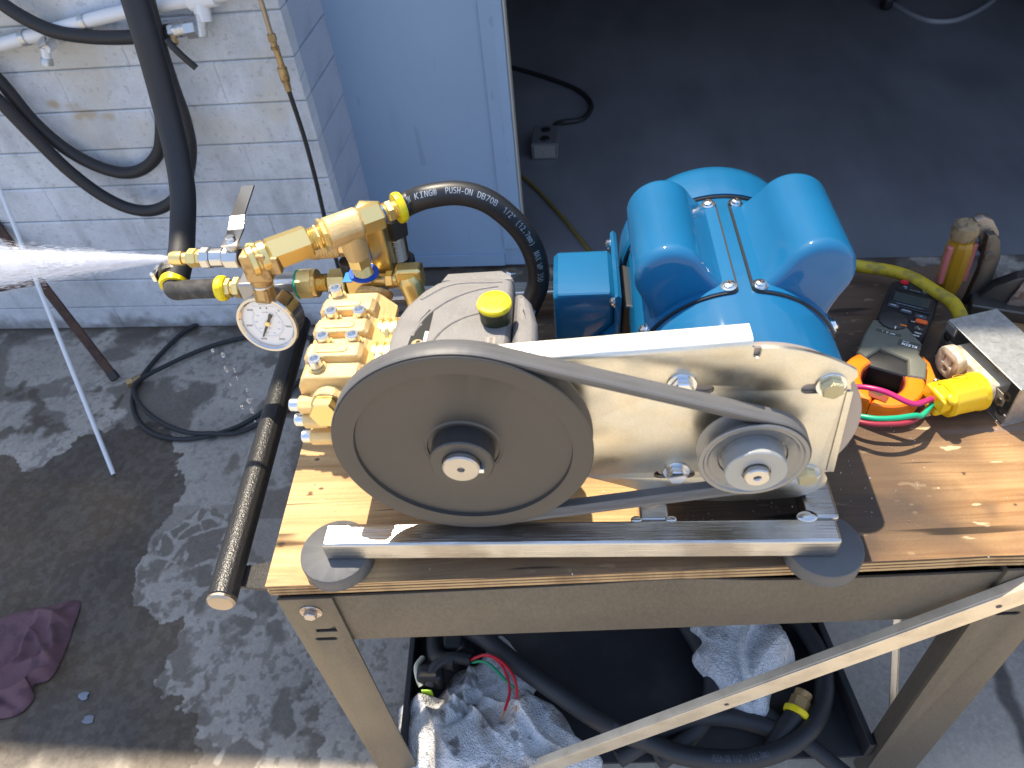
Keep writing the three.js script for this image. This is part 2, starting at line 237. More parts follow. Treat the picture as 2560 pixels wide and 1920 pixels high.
tag(part('ground_001', far_, S([1.4, 1.3, 1.1], { map: tConc, roughness: 0.93 }), scene), 'pale dry concrete yard beyond the stained floor', null, null, 'structure');

// ---------- the building ----------
const BT = -0.0471, BP = [-1.6094, 0, -1.9812];
const atB = (x, y, z) => { const c = Math.cos(0.0471), s = Math.sin(0.0471); return [BP[0] + x * c - z * s, y, BP[2] + x * s + z * c]; };
const building = (name, label, cat) => thing(name, label, cat, BP, BT);
const WX = -1.7, WW = 2.7, WH = 1.45;
const tWall = tex(1500, 806, (u, v) => {
  const x = WX + u * WW, y = v * WH, n = fbm(x * 4, y * 4, 5, 301), f = vn(x * 300, y * 300, 302), m = fbm(x * 30, y * 30, 3, 303), st = fbm(x * 16, y * 2.2, 4, 304);
  let a = 0.66 + (n - 0.5) * 0.3 + (f - 0.5) * 0.1 + (m - 0.5) * 0.16 - sst(0.55, 0.8, st) * 0.1;
  let c = [a * 0.93, a, a * 1.08];
  const warm = sst(0.5, 0.66, fbm(x * 3 + 7, y * 3, 4, 305)) * sst(0.6, 0.75, y); c = c.map((q, i) => mix(q, [0.6, 0.56, 0.46][i], warm * 0.55));
  for (const [rx, ry, rad, k] of [[0.199, 0.811, 0.028, 1], [0.243, 0.809, 0.028, 0.4], [0.2526, 0.775, 0.022, 0.8], [0.288, 0.778, 0.03, 0.85], [0.341, 0.772, 0.026, 0.75]]) { const d = Math.hypot(x - rx, (y - ry) * 1.6) / rad, k2 = sst(1.1, 0.1, d + (m - 0.5) * 1.1) * k; c = c.map((q, i) => mix(q, [0.46, 0.34, 0.17][i], k2 * 0.7)); }
  const low = sst(0.07, 0.0, y + (m - 0.5) * 0.08); c = c.map((q, i) => mix(q, [0.2, 0.19, 0.18][i], low * 0.8));
  const pit = vn(x * 95, y * 95, 306) > 0.86 && n > 0.45 ? 0.16 : 0; return c.map((q) => q - pit * q);
});
const mWall = S([1, 1, 1], { map: tWall, roughness: 0.86, bumpMap: tGrainFine, bumpScale: 0.0007 });
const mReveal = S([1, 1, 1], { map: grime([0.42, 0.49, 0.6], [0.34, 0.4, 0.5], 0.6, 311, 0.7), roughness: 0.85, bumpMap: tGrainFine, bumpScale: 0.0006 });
const bw = building('block_wall', 'white painted block wall carrying the pipe and the hanging black hoses', 'wall');
part('backing', [bx(2.4, 1.366, 0.28, -0.29, 0.683, -0.149), ], M.mortar, bw);
part('upper_wall', [bx(7.0, 2.444, 0.31, -2.585, 2.588, -0.155), bx(4.5, 1.366, 0.3, -3.84, 0.683, -0.15)], M.paintPlain, bw);
{
  // courses with eased top and bottom edges and hairline upright joints
  for (let k = 0; k < 12; k++) {
    const y0 = k === 0 ? 0.002 : 0.0955 + 0.1155 * (k - 1) + 0.0015, h = k === 0 ? 0.092 : 0.1125;
    let x = 0.918, first = true;
    while (x > -1.58) {
      const w = first ? (k % 2 ? 0.22 : 0.45) : 0.45, x0 = Math.max(-1.58, x - w + 0.001); if (x - x0 < 0.03) break;
      const sh = new THREE.Shape([[-0.05, 0], [-0.0035, 0], [0, 0.0035], [0, h - 0.0035], [-0.0035, h], [-0.05, h]].map((p) => new THREE.Vector2(p[0], p[1])));
      const g = crease(new THREE.ExtrudeGeometry(sh, { depth: x - x0, bevelEnabled: false }), 0.3); g.applyMatrix4(new THREE.Matrix4().set(0, 0, 1, x0, 0, 1, 0, y0, 1, 0, 0, rr(-0.0012, 0.001), 0, 0, 0, 1));
      { const p = g.attributes.position; for (let i = 0; i < p.count; i += 3) for (const at of [p]) { const q = [at.getX(i + 1), at.getY(i + 1), at.getZ(i + 1)]; at.setXYZ(i + 1, at.getX(i + 2), at.getY(i + 2), at.getZ(i + 2)); at.setXYZ(i + 2, ...q); } g.computeVertexNormals(); }
      const p = g.attributes.position, uv = g.attributes.uv; for (let i = 0; i < p.count; i++) uv.setXY(i, (p.getX(i) - WX) / WW, (p.getY(i) + p.getZ(i) * 0.2) / WH);
      const o = part('block', g, mWall, bw); o.name = numbered('block'); x = x0 - 0.001; first = false;
    }
    const g = boxUV(prism([[0, 0], [0.256, 0], [0.256, h], [0, h]], 0, 0.05, 0.0025, [], 1)); g.rotateY(Math.PI / 2); g.translate(0.868, y0, -0.052 + 0.0); 
    const o = part('block', g, mReveal, bw); o.name = numbered('block');
  }
}
const ow = building('garage_wall', 'pale wall above and beyond the dark garage opening', 'wall');
part('header', bx(4.0, 1.51, 0.31, 2.92, 3.055, -0.155), M.paintPlain, ow);
part('side_wall', bx(5, 3.81, 0.31, 7.42, 1.905, -0.155), M.paintPlain, ow);
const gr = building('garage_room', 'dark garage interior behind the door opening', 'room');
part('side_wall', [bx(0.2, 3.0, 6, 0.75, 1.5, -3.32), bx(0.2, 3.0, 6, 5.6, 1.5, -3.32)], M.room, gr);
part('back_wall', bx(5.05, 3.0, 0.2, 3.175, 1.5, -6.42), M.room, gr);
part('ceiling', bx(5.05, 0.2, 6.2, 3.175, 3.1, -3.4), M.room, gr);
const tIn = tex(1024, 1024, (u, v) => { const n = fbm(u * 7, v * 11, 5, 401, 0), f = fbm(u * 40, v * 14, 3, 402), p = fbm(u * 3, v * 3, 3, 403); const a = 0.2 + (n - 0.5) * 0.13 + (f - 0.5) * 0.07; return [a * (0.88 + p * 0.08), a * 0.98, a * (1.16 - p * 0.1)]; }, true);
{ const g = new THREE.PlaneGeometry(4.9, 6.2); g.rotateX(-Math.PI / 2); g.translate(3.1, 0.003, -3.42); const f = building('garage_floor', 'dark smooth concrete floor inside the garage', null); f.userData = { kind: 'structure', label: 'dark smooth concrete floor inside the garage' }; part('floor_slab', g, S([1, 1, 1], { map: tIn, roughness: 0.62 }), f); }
const dr = building('garage_door', 'pale blue painted flat metal door beside the dark opening', 'door');
const mDoor = S([1, 1, 1], { map: tex(1024, 1024, (u, v) => { const n = fbm(u * 4, v * 4, 5, 411), st = fbm(u * 26, v * 5, 4, 412), sc = vn(u * 60, v * 13, 413) > 0.94 ? 0.06 : 0; const a = 0.5 + (n - 0.5) * 0.1 - sst(0.6, 0.8, st) * 0.05 - sc; return [a * 0.5, a * 0.74, a * 1.06]; }, true, 1.4), roughness: 0.55 });
part('door_leaf', bx(0.54, 2.2, 0.036, 1.16, 1.12, -0.322), mDoor, dr);
part('stile', bx(0.068, 2.13, 0.006, 1.394, 1.155, -0.301, 0.002), mDoor, dr);
part('bottom_rail', bx(0.42, 0.05, 0.007, 1.148, 0.045, -0.3, 0.002), mDoor, dr);
part('edge_trim', bx(0.006, 2.2, 0.042, 1.4335, 1.12, -0.32, 0.002), S([0.4, 0.4, 0.36], { roughness: 0.6 }), dr);

// ---------- pipe, taps and hoses on the wall ----------
{
  const t = building('wall_pipe', 'white painted pipe running along the block wall', 'pipe');
  part('pipe', hose([[-0.2, 0.93, 0.032], [0.086, 0.976, 0.03], [0.286, 1.009, 0.03], [0.526, 1.046, 0.03], [0.66, 1.06, 0.03], [0.74, 1.066, 0.03], [0.9, 1.085, 0.03]], 0.0165, { seg: 40 }), M.pvc, t);
  part('pipe_tee', [rod(0.023, 0, 0.07, [0.71, 1.062, 0.03], [1, 0.1, 0]), rod(0.02, 0, 0.05, [0.74, 1.066, 0.03], [-0.1, -1, 0.25])], M.pvc, t);
  for (const [x, y] of [[0.42, 1.03], [0.24, 1.002]]) part('pipe_strap', lathe([[0.0168, -0.008], [0.0195, -0.008], [0.0195, 0.008], [0.0168, 0.008]], [x, y, 0.03], [1, 0.16, 0]), M.galv, t);
  const b = building('hose_bib', 'small white painted wall tap below the pipe', 'tap');
  part('tap_body', [rod(0.012, 0, 0.075, [0.31, 0.985, -0.005], [0, 0, 1]), rod(0.011, 0, 0.035, [0.305, 0.985, 0.062], [-0.25, -1, 0.2]), hex(0.014, 0, 0.012, [0.311, 0.985, 0.02], [0, 0, 1])], M.pvc, b);
  part('spout', lathe([[0, 0], [0.013, 0], [0.015, 0.004], [0.015, 0.016], [0.01, 0.016], [0.01, 0.004]], [0.298, 0.962, 0.067], [-0.25, -1, 0.2]), M.galv, b);
  part('tap_handle', [rod(0.016, 0, 0.006, [0.312, 1.0, 0.07], [-0.4, 0.8, 0.4]), rod(0.004, -0.02, 0, [0.312, 1.0, 0.07], [-0.4, 0.8, 0.4])], M.galv, b);
  const v = building('shutoff_valve', 'galvanised valve with black lever handle hanging from the pipe', 'valve');
  part('valve_body', [rod(0.014, 0, 0.05, [0.733, 1.035, 0.045], [-0.15, -1, 0.3]), hex(0.021, 0, 0.03, [0.722, 1.008, 0.06], [-1, -0.1, 0]), rod(0.017, 0, 0.035, [0.695, 1.01, 0.06], [-1, -0.1, 0]), hex(0.019, 0.03, 0.045, [0.695, 1.01, 0.06], [-1, -0.1, 0])], M.galv, v);
  part('valve_nipple', [rod(0.008, 0, 0.03, [0.66, 1.006, 0.062], [-0.1, -0.8, 0.6]), hex(0.012, 0.02, 0.03, [0.66, 1.006, 0.062], [-0.1, -0.8, 0.6])], M.brassDull, v);
  part('lever', hose([[0.648, 0.994, 0.085], [0.656, 0.984, 0.09], [0.67, 0.963, 0.092], [0.697, 0.925, 0.09]], 0.0085, { seg: 20, rad: 10 }), M.blackPlastic, v);
  const w = building('coiled_hose', 'black rubber hose hung in long loops from the wall valve', 'hose');
  part('hose', hose([[0.682, 1.008, 0.06], [0.63, 1.002, 0.052], [0.573, 0.995, 0.05], [0.496, 0.995, 0.05], [0.421, 1.002, 0.05], [0.337, 1.021, 0.05], [0.279, 1.056, 0.05], [0.239, 1.094, 0.05], [0.19, 1.15, 0.045], [0.08, 1.24, 0.04], [-0.02, 1.2, 0.035], [0.02, 1.07, 0.035], [0.065, 0.986, 0.035], [0.109, 0.897, 0.035], [0.142, 0.78, 0.035], [0.198, 0.691, 0.035], [0.275, 0.634, 0.035], [0.34, 0.618, 0.035], [0.4, 0.632, 0.036], [0.462, 0.676, 0.038], [0.498, 0.734, 0.04], [0.53, 0.815, 0.04], [0.545, 0.892, 0.04], [0.559, 0.979, 0.04], [0.569, 1.048, 0.04], [0.577, 1.09, 0.04], [0.56, 1.3, 0.04], [0.4, 1.5, 0.06], [0.2, 1.4, 0.075], [0.07, 1.15, 0.078], [0.05, 1.0, 0.078], [0.07, 0.954, 0.077], [0.11, 0.86, 0.075], [0.151, 0.756, 0.075], [0.198, 0.652, 0.075], [0.262, 0.567, 0.075], [0.322, 0.526, 0.075], [0.383, 0.516, 0.075], [0.45, 0.537, 0.075], [0.521, 0.595, 0.075], [0.583, 0.699, 0.075], [0.603, 0.785, 0.075], [0.608, 0.872, 0.075], [0.615, 0.96, 0.075], [0.627, 1.042, 0.075], [0.645, 1.2, 0.075], [0.6, 1.42, 0.075], [0.5, 1.55, 0.05]], 0.0172, { seg: 420, rad: 14, ref: [0.1, 0.2, 1] }), M.rubber, w);
  part('hose_hook', [bx(0.05, 0.02, 0.1, 0.49, 1.515, 0.05, 0.004), bx(0.05, 0.05, 0.012, 0.49, 1.535, 0.1, 0.004)], M.darkSteel, w);
  const l = building('spray_lance', 'thin spray lance with brass couplings leaning on the block wall', 'lance');
  part('brass_rod', hose([[0.897, 1.3, 0.05], [0.898, 1.06, 0.05], [0.898, 0.97, 0.05]], 0.006, { seg: 12, rad: 10 }), S([0.42, 0.34, 0.24], { metalness: 0.8, roughness: 0.45 }), l);
  part('coupling', [hex(0.011, 0, 0.018, [0.898, 0.982, 0.05], [0, -1, 0]), rod(0.008, 0.018, 0.03, [0.898, 0.982, 0.05], [0, -1, 0]), rod(0.0105, 0.03, 0.038, [0.898, 0.982, 0.05], [0, -1, 0]), rod(0.008, 0.038, 0.085, [0.899, 0.982, 0.05], [0.02, -1, 0])], M.brassDull, l);
  part('coupling', [rod(0.0125, 0, 0.03, [0.9, 0.9, 0.05], [0, -1, 0]), lathe([[0, 0.03], [0.0125, 0.03], [0.009, 0.042], [0.0085, 0.06], [0, 0.06]], [0.9, 0.9, 0.05], [0, -1, 0])], M.brassDull, l);
  part('black_tube', hose([[0.9, 0.845, 0.05], [0.904, 0.714, 0.05], [0.9, 0.57, 0.05], [0.893, 0.458, 0.05], [0.889, 0.3, 0.05], [0.887, 0.03, 0.06]], 0.0062, { seg: 40, rad: 10 }), M.rubber, l);
}
// ---------- leaning bars, floor hose, rag ----------
{
  const t = building('leaning_rod', 'thin white plastic rod leaning against the left of the wall', 'rod');
  const a = V(0.296, 0.004, 0.654), b = V(-0.103, 0.57, 0.02), d = b.clone().sub(a); b.addScaledVector(d, 0.02);
  part('rod', place(lathe([[0.0035, 0], [0.0062, 0], [0.0062, d.length()], [0.0035, d.length()]], [0, 0, 0], [0, 1, 0], 16), a.toArray(), d.toArray()), M.pvc, t);
  part('wire_tie', [hose([[0.27, 0.13, 0.54], [0.285, 0.128, 0.545], [0.31, 0.12, 0.55]], 0.0012, { seg: 8, rad: 6 })], S([0.3, 0.25, 0.18]), t);
  const s = building('rusty_stand', 'rusty brown steel bar stand leaning at the wall foot', 'stand');
  const p = V(0.113, 0.006, 0.262), q = V(-0.189, 0.431, 0.02), e = q.clone().sub(p), len = e.length() * 1.25;
  part('bar', place(bx(0.034, len, 0.008, 0, len / 2, 0, 0.001), p.toArray(), e.toArray()), M.rust, s);
  part('crossbar', place(bx(0.016, 0.3, 0.012, 0, -0.15, 0, 0.001), [-0.03, 0.325, 0.15], [1, 0.08, -0.15]), M.rust, s);
  part('bar_foot', place(bx(0.037, 0.03, 0.013, 0, 0.012, 0, 0.003), p.toArray(), e.toArray()), M.blackPlastic, s);
  const h = thing('floor_hose', 'thin black hose curling in a loop on the wet floor', 'hose');
  part('hose', hose([[-1.0, 0.011, -2.02], [-1.205, 0.011, -2.03], [-1.276, 0.011, -2.0], [-1.346, 0.011, -1.939], [-1.393, 0.011, -1.821], [-1.414, 0.011, -1.724], [-1.418, 0.011, -1.662], [-1.401, 0.011, -1.601], [-1.357, 0.011, -1.527], [-1.284, 0.011, -1.465], [-1.194, 0.011, -1.436], [-1.117, 0.011, -1.441], [-1.032, 0.011, -1.471], [-0.973, 0.011, -1.517], [-0.926, 0.011, -1.585], [-0.85, 0.011, -1.72], [-0.87, 0.011, -1.86], [-1.02, 0.012, -1.9], [-1.2, 0.013, -1.86], [-1.34, 0.018, -1.76], [-1.408, 0.03, -1.658], [-1.36, 0.026, -1.575], [-1.26, 0.024, -1.495], [-1.164, 0.022, -1.452], [-1.083, 0.02, -1.446], [-1.014, 0.014, -1.45], [-0.95, 0.011, -1.49], [-0.8, 0.011, -1.6]], 0.0076, { seg: 240, rad: 10, ref: [0, 1, 0.1] }), M.rubber, h);
  part('hose_end', [hex(0.016, 0, 0.02, [-1.45, 0.014, -1.68], [1, 0, -0.6]), rod(0.012, 0.02, 0.045, [-1.45, 0.014, -1.68], [1, 0, -0.6])], M.brassDull, h);
  const RAG = [[-1.442,-0.868],[-1.397,-0.884],[-1.33,-0.899],[-1.262,-0.91],[-1.244,-0.839],[-1.235,-0.768],[-1.242,-0.71],[-1.274,-0.696],[-1.257,-0.669],[-1.268,-0.637],[-1.303,-0.622],[-1.349,-0.628],[-1.426,-0.711],[-1.473,-0.81]];
  const mRag = S([1, 1, 1], { map: grime([0.21, 0.115, 0.135], [0.12, 0.065, 0.085], 0.15, 501, 0.8), roughness: 0.9, bumpMap: tGrainFine, bumpScale: 0.0012 });
  solo('rag', cloth(RAG, 0.003, 0.06, 510, 56, 200), mRag, 'crumpled wet purple rag lying on the stained floor', 'rag');
  const bits = []; for (const [x, z] of [[-1.139, -0.672], [-1.105, -0.62], [-1.2, -0.93]]) { const g = new THREE.IcosahedronGeometry(0.01, 2); g.scale(1.2, 0.12, 1.0); const p2 = g.attributes.position; for (let i = 0; i < p2.count; i++) p2.setXYZ(i, p2.getX(i) * (0.45 + 1.1 * vn(p2.getX(i) * 160 + x * 50, p2.getZ(i) * 160, 3)), p2.getY(i), p2.getZ(i)); g.computeVertexNormals(); g.translate(x, 0.003, z); bits.push(g); }
  solo('paint_chip', bits[0], S([0.2, 0.23, 0.28]), 'larger pale paint chip lying on the floor near the rag', 'paint chip', null);
  solo('paint_chip', bits[1], S([0.18, 0.2, 0.24]), 'smaller pale paint chip lying on the floor toward the sunlit edge', 'paint chip', null);
}
// ---------- things inside the garage ----------
{
  const t = thing('floor_outlet', 'dark grey outlet box standing on the garage floor', 'outlet box', [-0.095, 0.003, -3.08], -0.06);
  part('box', bx(0.115, 0.075, 0.17, 0, 0.0375, 0, 0.006), S([0.13, 0.14, 0.15], { roughness: 0.6 }), t);
  for (const z of [-0.04, 0.04]) part('socket', rod(0.02, 0, 0.006, [0, 0.074, z], [0, 1, 0]), M.blackPlastic, t);
  part('end_plate', bx(0.09, 0.055, 0.004, 0, 0.038, 0.086, 0.001), M.galv, t);
  { const g = hose([[-0.6, 0.012, -4.2], [-0.277, 0.012, -3.98], [-0.067, 0.012, -3.796], [0.07, 0.012, -3.633], [0.118, 0.012, -3.471], [0.07, 0.014, -3.333], [-0.032, 0.03, -3.28], [-0.06, 0.06, -3.17]], 0.0125, { seg: 80, rad: 8 }); g.translate(0.095, -0.003, 3.08); g.rotateY(0.06); part('cord', g, M.rubber, t); }
  solo('extension_cord', hose([[-0.45, 0.01, -3.2], [-0.187, 0.01, -2.839], [-0.055, 0.01, -2.578], [0.055, 0.01, -2.318], [0.12, 0.01, -2.15]], 0.0075, { seg: 40, rad: 8 }), S([0.2, 0.15, 0.03], { roughness: 0.6 }), 'dull yellow cord on the floor behind the blue motor', 'cord');
  const c = thing('caster_wheel', 'small dark caster wheel on the garage floor far back', 'wheel', [1.75, 0.003, -4.42], 0.2);
  part('wheel', lathe([[0.012, -0.018], [0.055, -0.02], [0.06, -0.012], [0.06, 0.012], [0.055, 0.02], [0.012, 0.018]], [0, 0.06, 0], [1, 0, 0.3]), M.rubber, c);
  part('fork', [bx(0.012, 0.1, 0.04, -0.03, 0.1, -0.01, 0.003), bx(0.012, 0.1, 0.04, 0.03, 0.1, 0.01, 0.003), bx(0.08, 0.012, 0.06, 0, 0.15, 0, 0.003)], M.darkSteel, c);
  solo('pale_hose', hose([[1.80, 0.012, -4.5], [1.86, 0.012, -4.27], [1.912, 0.012, -4.19], [2.0, 0.012, -4.17], [2.108, 0.012, -4.225], [2.294, 0.012, -4.394], [2.5, 0.012, -4.7]], 0.013, { seg: 60, rad: 8 }), S([0.3, 0.32, 0.36], { roughness: 0.5 }), 'pale grey hose curving over the garage floor at the back', 'hose');
  const w = thing('tyre', 'large dark tyre standing at the right inside the garage', 'tyre', [2.62, 0.33, -4.1], 0.35);
  part('tread', lathe([[0.2, -0.09], [0.29, -0.11], [0.325, -0.085], [0.33, 0], [0.325, 0.085], [0.29, 0.11], [0.2, 0.09]], [0, 0, 0], [1, 0, 0.2], 64), M.rubber, w);
  part('rim', lathe([[0, -0.03], [0.12, -0.03], [0.2, -0.08], [0.2, 0.08], [0.12, 0.03], [0, 0.03]], [0, 0, 0], [1, 0, 0.2], 48), M.darkSteel, w);
}
// ---------- the cart ----------
const CT = 0.0304, CP = [-0.3907, 0, -0.4666];
{
  const t = thing('service_cart', 'brown metal service cart under the plywood with a black push bar', 'cart', CP, CT);
  const ap = [[0.012, 0.677]]; for (const [x, y] of [[0.972, 0.677], [0.972, 0.7865], [0.75, 0.785], [0.66, 0.7855], [0.6, 0.789], [0.55, 0.7955], [0.51, 0.799], [0.46, 0.798], [0.4, 0.7945], [0.34, 0.793], [0.2, 0.7915], [0.012, 0.7915]]) ap.push([x, y]);
  part('apron', boxUV(prism(ap, -0.003, 0.004, 0.0008)), M.cartPaint, t, 'bent front apron of the cart');
  part('apron', boxUV(prism([[0.012, 0.68], [0.972, 0.68], [0.972, 0.79], [0.012, 0.79]], -0.55, 0.004)), M.cartPaint, t);
  for (const x of [0.014, 0.968]) part('side_apron', bx(0.003, 0.112, 0.53, x, 0.736, -0.28), M.cartPaint, t);
  part('top_shelf', bx(0.945, 0.003, 0.53, 0.492, 0.72, -0.28), M.trayBlack, t);
  const slot = (x, y, w = 0.03, h = 0.008) => rrect(x, y, w, h, h / 2.01, 3);
  const dslot = (x, y) => [[x - 0.014, y - 0.0075], [x + 0.014, y - 0.0075], [x + 0.014, y + 0.008], [x + 0.006, y + 0.001], [x - 0.014, y]];
  const legs = [];
  for (const [x0, x1, z, sgn, lip] of [[0.008, 0.078, 0.0052, 1, 0], [0.887, 0.972, 0.0052, 1, 1], [0.008, 0.078, -0.556, -1, 0], [0.887, 0.972, -0.556, -1, 0]]) {
    const hl = sgn > 0 ? (lip ? [dslot(0.921, 0.719), slot(0.925, 0.691)] : [dslot(0.05, 0.717), slot(0.0438, 0.69)]) : [];
    const g = [prism([[x0, 0.06], [x1, 0.06], [x1, 0.795], [x0, 0.795]], z + (sgn > 0 ? -0.0035 : 0), 0.0035, 0.0006, hl)];
    const ox = x0 < 0.5 ? x0 + 0.0015 : x1 - 0.0015; g.push(bx(0.003, 0.73, 0.05, ox, 0.428, z - sgn * 0.0285));
    if (lip) g.push(bx(0.003, 0.73, 0.03, x0 + 0.0015, 0.428, z - sgn * 0.0185));
    legs.push(part('leg', g.map((q) => boxUV(q)), M.cartPaint, t));
  }
  for (const [x, z] of [[0.045, -0.03], [0.93, -0.03], [0.045, -0.52], [0.93, -0.52]]) part('caster', [lathe([[0, -0.012], [0.024, -0.012], [0.028, -0.006], [0.028, 0.006], [0.024, 0.012], [0, 0.012]], [x, 0.028, z], [1, 0, 0], 24), bx(0.034, 0.012, 0.03, x, 0.062, z, 0.002)], M.rubber, t);
  part('leg_bolt', [hex(0.0085, 0.002, 0.009, [0.0436, 0.7643, 0.005], [0, 0, 1]), rod(0.0145, 0, 0.002, [0.0436, 0.7643, 0.005], [0, 0, 1], 0.0006)], S([1, 1, 1], { metalness: 0.9, map: grime([0.6, 0.58, 0.54], [0.3, 0.16, 0.09], 0.03, 601, 0.8), roughness: 0.4 }), t);
  // diagonal brace, an angle bar with its lip on top
  const a = V(0.962, 0.81, 0.0055), b = V(0.14, 0.0587, 0.0055), d = b.clone().sub(a); const ang = Math.atan2(a.y - b.y, a.x - b.x), len = d.length();
  const br = part('brace', [bx(len, 0.036, 0.003, len / 2, 0.0005, 0.0145, 0.0006), bx(len, 0.003, 0.012, len / 2, 0.0172, 0.0072, 0.0006)], M.bareBar, t, 'bare metal diagonal brace across the cart front');
  br.position.copy(b); br.rotation.z = ang;
  for (const [x, y] of [[0.9031, 0.7259], [0.6065, 0.4601], [0.3263, 0.1986]]) { const k = ((x - b.x) * Math.cos(ang) + (y - b.y) * Math.sin(ang)); part('brace_hole', rod(0.0036, 0.0158, 0.0166, [k, -0.001, 0], [0, 0, 1], 0.0002), S([0.05, 0.05, 0.05]), br); }
  part('brace_bolt', [hex(0.009, 0.018, 0.026, [0.95, 0.785, 0.0025], [0, 0, 1]), rod(0.013, 0.0162, 0.018, [0.95, 0.785, 0.0025], [0, 0, 1], 0.0005)], M.bolt, t);
  const sb = part('side_brace', [bx(0.004, 0.86, 0.02, 0, 0.43, 0, 0.0006), bx(0.014, 0.86, 0.003, -0.005, 0.43, 0.0085, 0.0006)], M.bareBar, t);
  sb.position.set(0.955, 0.07, -0.03); sb.rotation.x = -Math.atan2(0.125, 0.2);
  // lower tray
  const TX = [[0.052, -0.004], [0.88, -0.004], [0.852, -0.26], [0.826, -0.5], [0.05, -0.5]];
  part('tray', slab(TX, 0.155, 0.008, 0.001), M.trayBlack, t);
  const lip = (p, q) => { const dx = q[0] - p[0], dz = q[1] - p[1], l = Math.hypot(dx, dz), g = bx(l, 0.05, 0.012, l / 2, 0.187, 0, 0.003); g.rotateY(-Math.atan2(dz, dx)); g.translate(p[0], 0, p[1]); return g; };
  part('tray_rim', [lip(TX[1], TX[3]), lip(TX[3], TX[4]), lip(TX[4], TX[0])], M.trayBlack, t);
  // push bar
  part('push_bar', rod(0.0185, -0.535, 0.004, [-0.061, 0.8, 0], [0.022, 0, 1], 0.002, 36), M.hammered, t, 'black hammered push bar with a steel end cap');
  part('end_cap', lathe([[0, 0.004], [0.0175, 0.004], [0.0178, 0.007], [0.015, 0.01], [0.006, 0.012], [0, 0.0122]], [-0.061, 0.8, 0], [0.022, 0, 1]), S([0.45, 0.38, 0.3], { metalness: 0.9, roughness: 0.42 }), t);
  for (const z of [-0.03, -0.5]) part('bar_bracket', slab([[-0.05, z - 0.022], [0.02, z - 0.03], [0.02, z + 0.018], [0.012, z + 0.018], [-0.052, z + 0.008]], 0.782, 0.006, 0.001), S([0.075, 0.073, 0.07], { metalness: 0.4, roughness: 0.45, bumpMap: tGrain, bumpScale: 0.0008 }), t);
}
